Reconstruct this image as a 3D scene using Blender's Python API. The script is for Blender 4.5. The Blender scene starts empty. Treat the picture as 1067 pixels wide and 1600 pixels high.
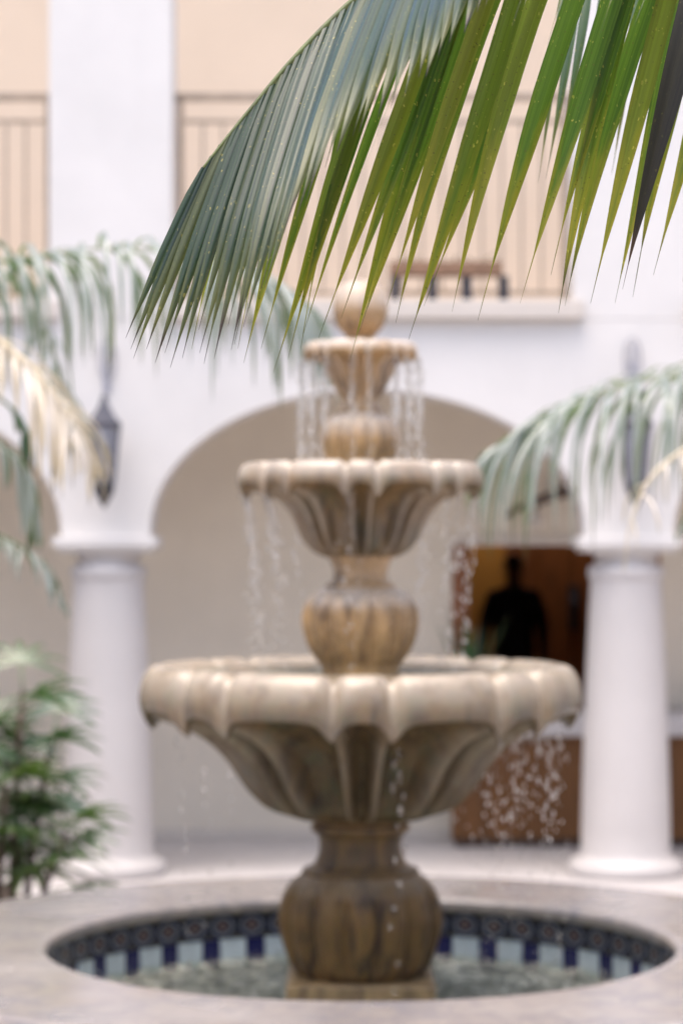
import bpy, bmesh, math, random
from mathutils import Vector, Matrix, noise as mnoise

R = math.radians
PI = math.pi
random.seed(11)
SC = bpy.context.scene
COL = SC.collection

# ------------------------------------------------------------------ camera
CAM_H = 2.0
F_PX = 3800.0            # focal length in pixels of the 1600 px tall photograph
FOCUS = 4.56
cam_d = bpy.data.cameras.new('camera')
cam = bpy.data.objects.new('camera', cam_d)
COL.objects.link(cam)
cam.location = (0, 0, CAM_H)
cam.rotation_euler = (R(90), 0, 0)
cam_d.sensor_fit = 'VERTICAL'
cam_d.sensor_height = 36.0
cam_d.sensor_width = 24.0
cam_d.lens = 36.0 * F_PX / 1600.0
cam_d.shift_y = 50.0 / 1600.0
cam_d.clip_start = 0.05
cam_d.clip_end = 2000
cam_d.dof.use_dof = True
cam_d.dof.focus_distance = FOCUS
cam_d.dof.aperture_fstop = 2.7
SC.camera = cam

# ------------------------------------------------------------------ sky, sun, exposure
SUN_EL, SUN_AZ = 76.0, 215.0      # azimuth clockwise from +Y: behind the camera, to its left
world = bpy.data.worlds.new('World')
SC.world = world
world.use_nodes = True
wn = world.node_tree
for n in list(wn.nodes):
    wn.nodes.remove(n)
wo = wn.nodes.new('ShaderNodeOutputWorld')
wb = wn.nodes.new('ShaderNodeBackground')
sky = wn.nodes.new('ShaderNodeTexSky')
sky.sky_type = 'NISHITA'
sky.sun_disc = False
sky.sun_elevation = R(SUN_EL)
sky.sun_rotation = R(SUN_AZ)
sky.air_density = 1.0
sky.dust_density = 4.2
sky.ozone_density = 0.6
wb.inputs['Strength'].default_value = 0.15
wn.links.new(sky.outputs[0], wb.inputs['Color'])
wn.links.new(wb.outputs[0], wo.inputs['Surface'])

sun_d = bpy.data.lights.new('sun', 'SUN')
sun_d.energy = 1.1
sun_d.angle = R(60)      # veiled sun: light without edges
sun_d.color = (1.0, 0.94, 0.90)
sun = bpy.data.objects.new('sun', sun_d)
COL.objects.link(sun)
sd = Vector((math.sin(R(SUN_AZ)) * math.cos(R(SUN_EL)), math.cos(R(SUN_AZ)) * math.cos(R(SUN_EL)), math.sin(R(SUN_EL))))
sun.rotation_euler = sd.to_track_quat('Z', 'Y').to_euler()
sun.location = (0, 0, 12)

vs = SC.view_settings
vs.view_transform = 'Standard'
vs.look = 'None'
vs.exposure = 1.38
vs.gamma = 1.0
vs.use_curve_mapping = False
SC.render.engine = 'CYCLES'
SC.cycles.use_denoising = True
SC.cycles.max_bounces = 10
SC.cycles.transparent_max_bounces = 24
SC.cycles.sample_clamp_indirect = 6.0

# ------------------------------------------------------------------ helpers
def at(x, y, Y):
    """photo pixel + real distance -> point of the place"""
    return Vector(((x - 533.5) / F_PX * Y, Y, CAM_H - (y - 850.0) / F_PX * Y))

WP = {}                    # world position of each object's origin

def props(o, label=None, cat=None, group=None, kind=None):
    if label: o['label'] = label
    if cat: o['category'] = cat
    if group: o['group'] = group
    if kind: o['kind'] = kind
    return o

def empty(name, loc, label=None, cat=None, group=None, kind=None):
    o = bpy.data.objects.new(name, None)
    o.empty_display_size = 0.2
    COL.objects.link(o)
    o.location = loc
    WP[o.name] = Vector(loc)
    return props(o, label, cat, group, kind)

def link(name, me, parent=None, loc=None):
    o = bpy.data.objects.new(name, me)
    COL.objects.link(o)
    base = WP[parent.name] if parent else Vector((0, 0, 0))
    w = Vector(loc) if loc is not None else base.copy()
    if parent:
        o.parent = parent
    o.location = w - base
    WP[o.name] = w
    return o

def build(name, verts, faces, mat, parent=None, smooth=False, uvs=None, loc=None, bevel=0.0, shift=None):
    """world-space verts -> one mesh object, child of parent"""
    base = Vector(loc) if loc is not None else (WP[parent.name] if parent else Vector((0, 0, 0)))
    me = bpy.data.meshes.new(name)
    me.from_pydata([tuple(Vector(v) - base) for v in verts], [], faces)
    if uvs:
        ul = me.uv_layers.new(name='UVMap')
        for lp in me.loops:
            ul.data[lp.index].uv = uvs[lp.vertex_index]
    if bevel or True:
        bm = bmesh.new(); bm.from_mesh(me)
        if not uvs:
            bmesh.ops.recalc_face_normals(bm, faces=bm.faces)
        if bevel:
            es = [e for e in bm.edges if len(e.link_faces) == 2 and e.calc_face_angle(0) > R(30)]
            bmesh.ops.bevel(bm, geom=es, offset=bevel, segments=2, affect='EDGES', profile=0.6)
        bm.to_mesh(me); bm.free()
    if smooth:
        me.polygons.foreach_set('use_smooth', [True] * len(me.polygons))
    if mat is not None:
        for m in (mat if isinstance(mat, (list, tuple)) else [mat]):
            me.materials.append(m)
    return link(name, me, parent, base)

def box_vf(x0, x1, y0, y1, z0, z1):
    v = [(x0, y0, z0), (x1, y0, z0), (x1, y1, z0), (x0, y1, z0), (x0, y0, z1), (x1, y0, z1), (x1, y1, z1), (x0, y1, z1)]
    f = [(0, 3, 2, 1), (4, 5, 6, 7), (0, 1, 5, 4), (1, 2, 6, 5), (2, 3, 7, 6), (3, 0, 4, 7)]
    return v, f

def box(name, x0, x1, y0, y1, z0, z1, mat, parent=None, bevel=0.006):
    v, f = box_vf(x0, x1, y0, y1, z0, z1)
    return build(name, v, f, mat, parent, bevel=bevel)

def lathe_vf(prof, cx, cy, n=48, rf=None, cap0=True, cap1=True):
    """prof: [(r,z)], rf(r,z,i,theta)->(r,z)"""
    v, f = [], []
    m = len(prof)
    for i, (r, z) in enumerate(prof):
        for k in range(n):
            th = 2 * PI * k / n
            rr, zz = (r, z) if rf is None else rf(r, z, i, th)
            v.append((cx + rr * math.sin(th), cy - rr * math.cos(th), zz))
    for i in range(m - 1):
        for k in range(n):
            a, b = i * n + k, i * n + (k + 1) % n
            f.append((a, b, b + n, a + n))
    if cap0: f.append(tuple(range(n - 1, -1, -1)))
    if cap1: f.append(tuple((m - 1) * n + k for k in range(n)))
    return v, f

def catmull(pts, n):
    P = [Vector(p) for p in pts]
    P = [P[0] * 2 - P[1]] + P + [P[-1] * 2 - P[-2]]
    out = []
    segs = len(P) - 3
    for j in range(n + 1):
        u = j / n * segs
        i = min(int(u), segs - 1); t = u - i
        a, b, c, d = P[i], P[i + 1], P[i + 2], P[i + 3]
        out.append(0.5 * ((2 * b) + (c - a) * t + (2 * a - 5 * b + 4 * c - d) * t * t + (3 * b - a - 3 * c + d) * t ** 3))
    return out

def tube_vf(pts, radii, n=8, cap=True):
    v, f = [], []
    up = Vector((0.13, 0.2, 1)).normalized()
    m = len(pts)
    for i, p in enumerate(pts):
        T = (pts[min(i + 1, m - 1)] - pts[max(i - 1, 0)]).normalized()
        A = T.cross(up)
        if A.length < 0.05: A = T.cross(Vector((1, 0, 0)))
        A.normalize(); B = A.cross(T).normalized()
        r = radii[i] if isinstance(radii, (list, tuple)) else radii
        for k in range(n):
            th = 2 * PI * k / n
            v.append(tuple(p + A * (math.cos(th) * r) + B * (math.sin(th) * r)))
    for i in range(m - 1):
        for k in range(n):
            a, b = i * n + k, i * n + (k + 1) % n
            f.append((a, b, b + n, a + n))
    if cap:
        f.append(tuple(range(n - 1, -1, -1))); f.append(tuple((m - 1) * n + k for k in range(n)))
    return v, f

def tube(name, pts, radii, mat, parent=None, n=8):
    v, f = tube_vf([Vector(p) for p in pts], radii, n)
    return build(name, v, f, mat, parent, smooth=True)

def join_vf(parts):
    V, F = [], []
    for v, f in parts:
        o = len(V); V += list(v); F += [tuple(i + o for i in q) for q in f]
    return V, F

# ------------------------------------------------------------------ materials
class NT:
    def __init__(s, name):
        s.m = bpy.data.materials.new(name); s.m.use_nodes = True
        s.t = s.m.node_tree
        for n in list(s.t.nodes): s.t.nodes.remove(n)
        s.out = s.t.nodes.new('ShaderNodeOutputMaterial')
    def n(s, typ, ins=None, **kw):
        nd = s.t.nodes.new(typ)
        for k, v in kw.items(): setattr(nd, k, v)
        for k, v in (ins or {}).items():
            sock = nd.inputs[k]
            if isinstance(v, bpy.types.NodeSocket): s.t.links.new(v, sock)
            else:
                if isinstance(v, tuple) and len(v) == 3 and sock.type == 'RGBA': v = (*v, 1)
                sock.default_value = v
        return nd
    def math(s, op, a, b=0.0, c=0.0, clamp=False):
        nd = s.n('ShaderNodeMath', {0: a, 1: b, 2: c}, operation=op); nd.use_clamp = clamp
        return nd.outputs[0]
    def mix(s, f, a, b):
        nd = s.n('ShaderNodeMix', data_type='RGBA')
        for i, v in ((0, f), (6, a), (7, b)):
            if isinstance(v, bpy.types.NodeSocket): s.t.links.new(v, nd.inputs[i])
            else: nd.inputs[i].default_value = (*v, 1) if isinstance(v, tuple) else v
        return nd.outputs[2]
    def noise(s, vec, scale, detail=4, rough=0.55, dist=0.0):
        return s.n('ShaderNodeTexNoise', {'Vector': vec, 'Scale': scale, 'Detail': detail, 'Roughness': rough, 'Distortion': dist}).outputs[0]
    def ramp(s, f, a, b):
        return s.n('ShaderNodeMapRange', {'Value': f, 'From Min': a, 'From Max': b}).outputs[0]
    def obj(s): return s.n('ShaderNodeTexCoord').outputs['Object']
    def uv(s): return s.n('ShaderNodeTexCoord').outputs['UV']
    def rnd(s): return s.n('ShaderNodeObjectInfo').outputs['Random']
    def mapping(s, vec, scale=(1, 1, 1)):
        return s.n('ShaderNodeMapping', {'Vector': vec, 'Scale': scale}).outputs[0]
    def bump(s, h, strength, dist=0.01):
        return s.n('ShaderNodeBump', {'Height': h, 'Strength': strength, 'Distance': dist}).outputs[0]
    def bsdf(s, **kw):
        nd = s.n('ShaderNodeBsdfPrincipled')
        for k, v in kw.items():
            k = k.replace('_', ' ')
            sock = nd.inputs[k]
            if isinstance(v, bpy.types.NodeSocket): s.t.links.new(v, sock)
            else: sock.default_value = (*v, 1) if isinstance(v, tuple) and sock.type == 'RGBA' else v
        return nd
    def done(s, sh):
        s.t.links.new(sh.outputs[0] if hasattr(sh, 'outputs') else sh, s.out.inputs['Surface'])
        return s.m

def plaster(name, col, var=0.05, rough=0.85, scale=1.5):
    t = NT(name); o = t.obj()
    a = t.noise(o, scale, 5); b = t.noise(o, 40, 4)
    dark = tuple(c * (1 - var * 2.2) for c in col)
    c = t.mix(t.ramp(a, 0.35, 0.75), col, dark)
    streak = t.noise(t.mapping(o, (3, 3, 0.35)), 2.5, 4)
    c = t.mix(t.math('MULTIPLY', t.ramp(streak, 0.55, 0.85), var * 4), c, tuple(x * 0.8 for x in col))
    return t.done(t.bsdf(Base_Color=c, Roughness=rough, Normal=t.bump(b, 0.25, 0.004)))

def simple(name, col, rough=0.6, metallic=0.0, var=0.15, scale=12, bump=0.2):
    t = NT(name); o = t.obj()
    a = t.noise(o, scale, 5)
    c = t.mix(t.ramp(a, 0.3, 0.7), tuple(x * (1 - var) for x in col), tuple(min(1, x * (1 + var)) for x in col))
    return t.done(t.bsdf(Base_Color=c, Roughness=rough, Metallic=metallic, Normal=t.bump(a, bump, 0.004)))

def wood(name, col, rough=0.5):
    t = NT(name); o = t.obj()
    a = t.noise(t.mapping(o, (14, 14, 1.2)), 2.2, 6, 0.6, 0.6)
    c = t.mix(t.ramp(a, 0.3, 0.72), tuple(x * 0.6 for x in col), tuple(x * 1.2 for x in col))
    return t.done(t.bsdf(Base_Color=c, Roughness=rough, Normal=t.bump(a, 0.2, 0.003)))

def stone_mat(name, base, stain, lime_lit, stain_lo=0.45, stain_hi=0.7, rough=0.38, moss=0.0, spec=0.34):
    """cast stone kept wet by the fountain: mottled, stained in runs, lime crust where attribute 'lip' says so"""
    t = NT(name); o = t.obj()
    a = t.noise(o, 5, 6, 0.6); fine = t.noise(o, 55, 5, 0.65)
    c = t.mix(t.ramp(a, 0.3, 0.72), tuple(x * 0.72 for x in base), tuple(x * 1.18 for x in base))
    runs = t.noise(t.mapping(o, (9, 9, 1.6)), 1.5, 6, 0.65, 0.8)
    c = t.mix(t.ramp(runs, stain_lo, stain_hi), c, stain)
    if moss:
        g = t.noise(o, 7, 5, 0.6)
        c = t.mix(t.math('MULTIPLY', t.ramp(g, 0.5, 0.66), moss), c, (0.045, 0.05, 0.018))
    pits = t.ramp(t.noise(o, 24, 4, 0.6, 0.4), 0.62, 0.72)
    c = t.mix(t.math('MULTIPLY', pits, 0.6), c, tuple(x * 0.35 for x in stain))
    lip = t.n('ShaderNodeAttribute', attribute_name='lip').outputs['Fac']
    lf = t.math('MULTIPLY', lip, t.ramp(t.noise(o, 7, 5, 0.6), 0.15, 0.55), clamp=True)
    c = t.mix(lf, c, lime_lit)
    c = t.mix(0.04, c, t.n('ShaderNodeTexNoise', {'Vector': o, 'Scale': 90.0}).outputs['Color'])
    r = t.math('ADD', t.math('MULTIPLY', fine, 0.3), rough - 0.12)
    h = t.math('ADD', t.math('MULTIPLY', fine, 0.5), a)
    return t.done(t.bsdf(Base_Color=c, Roughness=r, Specular_IOR_Level=spec, Normal=t.bump(h, 0.45, 0.006)))

def leaf_mat(name, dark, light, yellow, wear=0.5, gloss=0.36, trans=0.42, spec=0.4, coat=1.0, bloom_sheen=0.5, bloom_sheen_col=(0.04, 0.055, 0.056)):
    t = NT(name); uv = t.uv(); o = t.obj(); rnd = t.rnd()
    sep = t.n('ShaderNodeSeparateXYZ', {0: uv})
    u, v = sep.outputs[0], sep.outputs[1]
    ro = t.n('ShaderNodeCombineXYZ', {0: t.math('MULTIPLY', rnd, 37.0), 1: t.math('MULTIPLY', rnd, 91.0), 2: 0.0}).outputs[0]
    uvr = t.n('ShaderNodeVectorMath', {0: uv, 1: ro}, operation='ADD').outputs[0]
    veins = t.noise(t.mapping(uvr, (22, 0.5, 1)), 1.0, 3, 0.6)
    pleat = t.noise(t.mapping(uvr, (6, 0.25, 1)), 1.0, 2, 0.5)
    f = t.math('ADD', t.math('MULTIPLY', t.ramp(veins, 0.3, 0.7), 0.45), t.math('MULTIPLY', t.ramp(pleat, 0.38, 0.62), 0.55))
    c = t.mix(f, dark, light)
    c = t.mix(t.math('MULTIPLY', t.ramp(rnd, 0.55, 1.0), 0.35), c, yellow)
    # yellowing towards the tip and along edges
    patch = t.noise(t.mapping(uvr, (1.6, 5, 1)), 1.0, 4, 0.65)
    edge = t.math('ABSOLUTE', t.math('SUBTRACT', u, 0.5))
    ye = t.math('ADD', t.math('MULTIPLY', t.ramp(v, 0.45, 1.0), 0.9), t.math('MULTIPLY', edge, 0.5))
    ye = t.math('MULTIPLY', t.ramp(t.math('ADD', t.math('MULTIPLY', patch, 1.2), ye), 0.9, 1.5), wear, clamp=True)
    c = t.mix(ye, c, yellow)
    # pale specks of scale
    warp = t.n('ShaderNodeVectorMath', {0: o, 1: t.n('ShaderNodeVectorMath', {0: t.n('ShaderNodeTexNoise', {'Vector': o, 'Scale': 130.0}).outputs['Color'], 1: (0.008, 0.008, 0.008)}, operation='MULTIPLY').outputs[0]}, operation='ADD').outputs[0]
    vo = t.n('ShaderNodeTexVoronoi', {'Vector': t.mapping(warp, (1, 1, 0.55)), 'Scale': 150.0}, feature='F1')
    on = t.ramp(t.noise(o, 20, 4), 0.44, 0.62)
    sp = t.math('MULTIPLY', t.math('LESS_THAN', vo.outputs['Distance'], t.math('MULTIPLY', t.math('POWER', t.n('ShaderNodeSeparateColor', {0: vo.outputs['Color']}).outputs[0], 2.2), 0.34)), t.math('MULTIPLY', on, wear), clamp=True)
    c = t.mix(sp, c, (0.62, 0.52, 0.10))
    vo2 = t.n('ShaderNodeTexVoronoi', {'Vector': o, 'Scale': 75.0}, feature='F1')
    sp2 = t.math('MULTIPLY', t.math('LESS_THAN', vo2.outputs['Distance'], 0.13), wear)
    c = t.mix(sp2, c, (0.09, 0.05, 0.02))
    # burnt tip
    r2 = t.math('FRACT', t.math('MULTIPLY', rnd, 7.31))
    br = t.ramp(t.math('ADD', t.math('ADD', v, t.math('MULTIPLY', t.math('POWER', r2, 2.5), 0.10)), t.math('MULTIPLY', t.noise(uvr, 6, 3), 0.16)), 0.99, 1.06)
    c = t.mix(br, c, (0.07, 0.035, 0.018))
    hh = t.math('ADD', veins, t.math('MULTIPLY', pleat, 1.5))
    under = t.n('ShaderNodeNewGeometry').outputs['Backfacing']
    upper_side = t.math('SUBTRACT', 1.0, under)
    c = t.mix(t.math('MULTIPLY', upper_side, bloom_sheen), c, bloom_sheen_col)          # waxy bloom of the upper face, with the sky's sheen painted in
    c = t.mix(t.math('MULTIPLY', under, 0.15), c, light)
    p = t.bsdf(Base_Color=c, Roughness=gloss, Specular_IOR_Level=spec, Coat_Weight=t.math('MULTIPLY', upper_side, coat), Coat_Roughness=0.26, Coat_IOR=1.6,
               Sheen_Weight=t.math('MULTIPLY', upper_side, 0.03), Sheen_Roughness=0.4, Sheen_Tint=(0.8, 0.86, 1.0), Normal=t.bump(hh, 0.3, 0.0025))
    tc = t.mix(0.25, c, (0.20, 0.40, 0.02))
    tr = t.n('ShaderNodeBsdfTranslucent', {'Color': tc})
    mx = t.n('ShaderNodeMixShader', {0: trans, 1: p.outputs[0], 2: tr.outputs[0]})
    return t.done(mx)

M = {}
M['white'] = plaster('white_plaster', (0.665, 0.635, 0.605), 0.05)
M['wing'] = plaster('wing_plaster', (0.66, 0.62, 0.60), 0.05)
M['white2'] = plaster('white_column_paint', (0.52, 0.49, 0.475), 0.055, 0.6)  # greyed white: the palms' shade on the columns is put into the colour
M['beige'] = plaster('beige_plaster', (0.74, 0.665, 0.55), 0.05)
M['cream'] = plaster('cream_plaster', (0.68, 0.565, 0.455), 0.03)
M['sill'] = plaster('pale_cast_sill', (0.58, 0.52, 0.46), 0.06, 0.7)
M['soffit'] = plaster('soffit_plaster', (0.62, 0.56, 0.49), 0.04)
M['rail'] = simple('brown_rail_paint', (0.31, 0.24, 0.18), 0.5, 0.0, 0.2)
M['iron'] = simple('dark_iron', (0.035, 0.035, 0.045), 0.45, 0.5, 0.3)
M['lantern'] = simple('weathered_lantern_metal', (0.075, 0.074, 0.09), 0.6, 0.1, 0.3)
M['door_wood'] = wood('orange_brown_wood', (0.24, 0.075, 0.015), 0.45)
M['counter_wood'] = wood('counter_wood', (0.14, 0.058, 0.015), 0.8)
M['ochre'] = plaster('ochre_plaster', (0.50, 0.22, 0.03), 0.08)  # warm glow of the room painted into the wall colour
M['dark_wood'] = wood('dark_timber', (0.10, 0.065, 0.05), 0.6)
M['terracotta'] = simple('terracotta', (0.22, 0.125, 0.075), 0.8, 0, 0.25)
M['soil'] = simple('soil', (0.06, 0.042, 0.03), 0.95, 0, 0.4, 25, 0.8)
M['trunk'] = simple('palm_trunk', (0.16, 0.13, 0.095), 0.85, 0, 0.35, 9, 0.6)
M['crownshaft'] = simple('palm_crownshaft', (0.10, 0.16, 0.06), 0.5, 0, 0.25, 6)
M['rachis'] = simple('frond_rachis', (0.10, 0.12, 0.035), 0.45, 0, 0.35, 30)
M['rachis_pale'] = simple('frond_rachis_pale', (0.36, 0.36, 0.26), 0.5, 0, 0.2, 20)
M['rachis_dry'] = simple('frond_rachis_straw', (0.60, 0.51, 0.36), 0.6, 0, 0.2, 20)
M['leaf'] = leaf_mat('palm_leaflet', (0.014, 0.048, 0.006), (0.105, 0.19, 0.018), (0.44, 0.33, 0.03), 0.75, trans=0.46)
M['leaf_near'] = leaf_mat('palm_leaflet_glossy', (0.006, 0.020, 0.005), (0.045, 0.088, 0.014), (0.24, 0.22, 0.025), 0.5, gloss=0.4, trans=0.13, spec=0.18, coat=0.36, bloom_sheen=0.45, bloom_sheen_col=(0.016, 0.023, 0.034))  # darker copy for near leaflets, bluish sky sheen painted into the colour
M['leaf_far'] = leaf_mat('palm_leaflet_grey', (0.09, 0.125, 0.085), (0.17, 0.22, 0.14), (0.34, 0.33, 0.14), 0.3, trans=0.45, bloom_sheen=0.7, bloom_sheen_col=(0.44, 0.47, 0.45))  # pale sky sheen painted into the upper face colour
M['leaf_dry'] = leaf_mat('palm_leaflet_straw', (0.54, 0.45, 0.37), (0.74, 0.65, 0.57), (0.55, 0.38, 0.10), 0.5, trans=0.4, bloom_sheen=0.15, bloom_sheen_col=(0.7, 0.65, 0.62))
M['leaf_brown'] = leaf_mat('palm_leaflet_withered', (0.010, 0.007, 0.006), (0.024, 0.019, 0.012), (0.08, 0.055, 0.02), 0.08, trans=0.05, coat=0.0, spec=0.3, bloom_sheen=0.0)
M['leaf_fan'] = leaf_mat('lady_palm_leaf', (0.012, 0.05, 0.014), (0.04, 0.12, 0.03), (0.2, 0.22, 0.05), 0.2, trans=0.25, bloom_sheen=0.15)
M['cane'] = simple('lady_palm_cane', (0.06, 0.038, 0.026), 0.9, 0, 0.4, 40, 0.7)
M['stone_pale'] = stone_mat('cast_stone_bowl', (0.115, 0.069, 0.022), (0.030, 0.018, 0.006), (0.42, 0.345, 0.255), 0.45, 0.66, 0.18, moss=0.8, spec=0.5)
M['stone_mid'] = stone_mat('cast_stone_middle_bowl', (0.17, 0.10, 0.034), (0.05, 0.030, 0.011), (0.52, 0.44, 0.35), 0.45, 0.66, 0.18, moss=0.5, spec=0.5)
M['stone_warm'] = stone_mat('cast_stone_vase', (0.40, 0.24, 0.095), (0.11, 0.06, 0.022), (0.58, 0.51, 0.43), 0.46, 0.66, 0.24, spec=0.45)
M['stone_plinth'] = stone_mat('cast_stone_plinth', (0.24, 0.16, 0.07), (0.08, 0.05, 0.02), (0.4, 0.33, 0.24), 0.45, 0.65, 0.3)
M['stone_dark'] = stone_mat('cast_stone_foot', (0.135, 0.074, 0.018), (0.034, 0.018, 0.006), (0.33, 0.26, 0.18), 0.46, 0.64, 0.3, spec=0.12)

def marble():
    t = NT('coping_marble'); o = t.obj()
    a = t.noise(o, 2.2, 6, 0.6, 1.2)
    vein = t.math('ABSOLUTE', t.math('SUBTRACT', t.noise(o, 3.0, 7, 0.62, 1.6), 0.5))
    vf = t.math('SUBTRACT', 1.0, t.ramp(vein, 0.0, 0.085))
    vein2 = t.math('ABSOLUTE', t.math('SUBTRACT', t.noise(o, 7.0, 6, 0.6, 1.0), 0.5))
    vf2 = t.math('MULTIPLY', t.math('SUBTRACT', 1.0, t.ramp(vein2, 0.0, 0.03)), 0.5)
    c = t.mix(t.ramp(a, 0.3, 0.7), (0.31, 0.285, 0.27), (0.235, 0.208, 0.19))
    c = t.mix(t.math('MULTIPLY', t.math('MAXIMUM', vf, vf2), t.math('MULTIPLY', t.ramp(t.noise(o, 2.4, 3), 0.25, 0.55), 0.95)), c, (0.17, 0.165, 0.18))
    wet = t.ramp(t.noise(o, 1.6, 4), 0.35, 0.62)
    c = t.mix(t.math('MULTIPLY', wet, 0.25), c, (0.40, 0.33, 0.28))
    r = t.n('ShaderNodeMapRange', {'Value': wet, 'From Min': 0.0, 'From Max': 1.0, 'To Min': 0.32, 'To Max': 0.10}).outputs[0]
    return t.done(t.bsdf(Base_Color=c, Roughness=r, Normal=t.bump(t.noise(o, 30, 3), 0.05, 0.003)))
M['marble'] = marble()

def floor_mat():
    t = NT('courtyard_stone'); o = t.obj()
    a = t.noise(o, 1.2, 6, 0.6, 0.5)
    c = t.mix(t.ramp(a, 0.3, 0.7), (0.54, 0.51, 0.50), (0.44, 0.41, 0.40))
    c = t.mix(t.math('MULTIPLY', t.ramp(t.noise(o, 6, 5), 0.5, 0.7), 0.3), c, (0.36, 0.31, 0.28))
    return t.done(t.bsdf(Base_Color=c, Roughness=0.5, Normal=t.bump(t.noise(o, 25, 4), 0.1, 0.004)))
M['floor'] = floor_mat()

def tile_decor():
    t = NT('patterned_tile'); uv = t.uv()
    s = t.n('ShaderNodeSeparateXYZ', {0: uv})
    du = t.math('SUBTRACT', s.outputs[0], 0.5); dv = t.math('SUBTRACT', s.outputs[1], 0.5)
    r = t.math('SQRT', t.math('ADD', t.math('MULTIPLY', du, du), t.math('MULTIPLY', dv, dv)))
    ring = t.math('LESS_THAN', t.math('ABSOLUTE', t.math('SUBTRACT', r, 0.36)), 0.055)
    an = t.math('ARCTAN2', dv, du)
    pet = t.math('ADD', 0.10, t.math('MULTIPLY', t.math('ABSOLUTE', t.math('COSINE', t.math('MULTIPLY', an, 2.0))), 0.16))
    star = t.math('LESS_THAN', r, pet)
    cor = t.math('GREATER_THAN', r, 0.58)
    c = t.mix(star, (0.010, 0.012, 0.040), (0.14, 0.11, 0.10))
    c = t.mix(t.math('LESS_THAN', r, 0.07), c, (0.10, 0.015, 0.02))
    c = t.mix(ring, c, (0.17, 0.18, 0.21))
    c = t.mix(cor, c, (0.09, 0.08, 0.05))
    c = t.mix(t.math('MULTIPLY', t.ramp(t.noise(t.obj(), 20, 4), 0.45, 0.7), 0.4), c, (0.06, 0.06, 0.07))
    return t.done(t.bsdf(Base_Color=c, Roughness=0.15))
M['tile_decor'] = tile_decor()

def glazed(name, col):
    t = NT(name)
    a = t.noise(t.obj(), 14, 4); rn = t.rnd()
    c = t.mix(t.ramp(a, 0.3, 0.7), tuple(x * 0.8 for x in col), tuple(min(1, x * 1.15) for x in col))
    c = t.mix(t.math('MULTIPLY', rn, 0.3), c, tuple(x * 0.6 for x in col))
    return t.done(t.bsdf(Base_Color=c, Roughness=0.12, Normal=t.bump(a, 0.1, 0.003)))
M['tile_white'] = glazed('pale_blue_white_tile', (0.52, 0.60, 0.63))
M['tile_blue'] = glazed('cobalt_tile', (0.010, 0.011, 0.085))
M['grout'] = plaster('pool_grout', (0.17, 0.19, 0.17), 0.1)
M['pool_floor'] = plaster('pool_floor_plaster', (0.42, 0.43, 0.31), 0.15)

def water_surface():
    t = NT('water'); o = t.obj()
    h = t.math('ADD', t.noise(o, 7, 4, 0.6, 0.6), t.math('MULTIPLY', t.noise(o, 26, 3, 0.6, 0.8), 0.5))
    nm = t.bump(h, 1.0, 0.09)
    fr = t.n('ShaderNodeFresnel', {'IOR': 1.33, 'Normal': nm})
    tr = t.n('ShaderNodeBsdfTransparent', {'Color': (0.88, 0.93, 0.90)})
    gl = t.n('ShaderNodeBsdfGlossy', {'Color': (1.0, 1.0, 1.0), 'Roughness': 0.04, 'Normal': nm})
    mx = t.n('ShaderNodeMixShader', {0: fr.outputs[0], 1: tr.outputs[0], 2: gl.outputs[0]})
    big = t.ramp(t.noise(o, 3.2, 3, 0.5, 0.5), 0.36, 0.62)
    foam = t.math('MULTIPLY', t.ramp(t.noise(o, 24, 5, 0.7, 0.9), 0.46, 0.62), t.math('ADD', 0.28, t.math('MULTIPLY', big, 0.6)), clamp=True)
    fm = t.n('ShaderNodeBsdfDiffuse', {'Color': (0.50, 0.50, 0.42)})
    m2 = t.n('ShaderNodeMixShader', {0: foam, 1: mx.outputs[0], 2: fm.outputs[0]})
    return t.done(m2)
M['water'] = water_surface()

def drop_mat():
    t = NT('water_drop')
    return t.done(t.bsdf(Base_Color=(1.0, 1.0, 1.0), Roughness=0.0, IOR=1.33, Transmission_Weight=1.0))
M['drop'] = drop_mat()

def glass_pane():
    t = NT('lantern_glass')
    fr = t.n('ShaderNodeFresnel', {'IOR': 1.5})
    tr = t.n('ShaderNodeBsdfTransparent', {'Color': (0.80, 0.83, 0.88)})
    df = t.n('ShaderNodeBsdfDiffuse', {'Color': (0.6, 0.6, 0.66)})
    m0 = t.n('ShaderNodeMixShader', {0: 0.45, 1: tr.outputs[0], 2: df.outputs[0]})
    gl = t.n('ShaderNodeBsdfGlossy', {'Roughness': 0.08})
    mx = t.n('ShaderNodeMixShader', {0: fr.outputs[0], 1: m0.outputs[0], 2: gl.outputs[0]})
    return t.done(mx)
M['glass'] = glass_pane()

# ------------------------------------------------------------------ ground
YC, YF, YB = 14.76, 14.55, 16.52          # column axis, arcade wall face, rear wall of the walk
XC = 0.0722 + 0.0                          # fountain axis
D = 9.3
COP_Z, R_IN, R_OUT, WATER_Z = 0.48, 1.236, 1.88, 0.228
XF = (563 - 533.5) / F_PX * D

v = [(-300, -300, 0), (300, -300, 0), (300, 300, 0), (-300, 300, 0)]
fl = build('courtyard_floor', v, [(0, 1, 2, 3)], M['floor'])
props(fl, 'pale beige stone courtyard floor around the fountain', kind='structure')

# the other three sides of the courtyard, out of the picture: they close off the low sky
def wing(name, x0, x1, y0, y1, label):
    v, f = box_vf(x0, x1, y0, y1, 0, 6.4)
    o = build(name, v, f, M['wing'])
    props(o, label, kind='structure')
wing('wall', -9.5, 10, -7.4, -7.0, 'plain rendered wall of the courtyard behind the camera')
wing('wall', -9.9, -9.5, -7.4, 19, 'plain rendered wall along the left side of the courtyard')
wing('wall', 10.0, 10.4, -7.4, 19, 'plain rendered wall along the right side of the courtyard')

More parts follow.
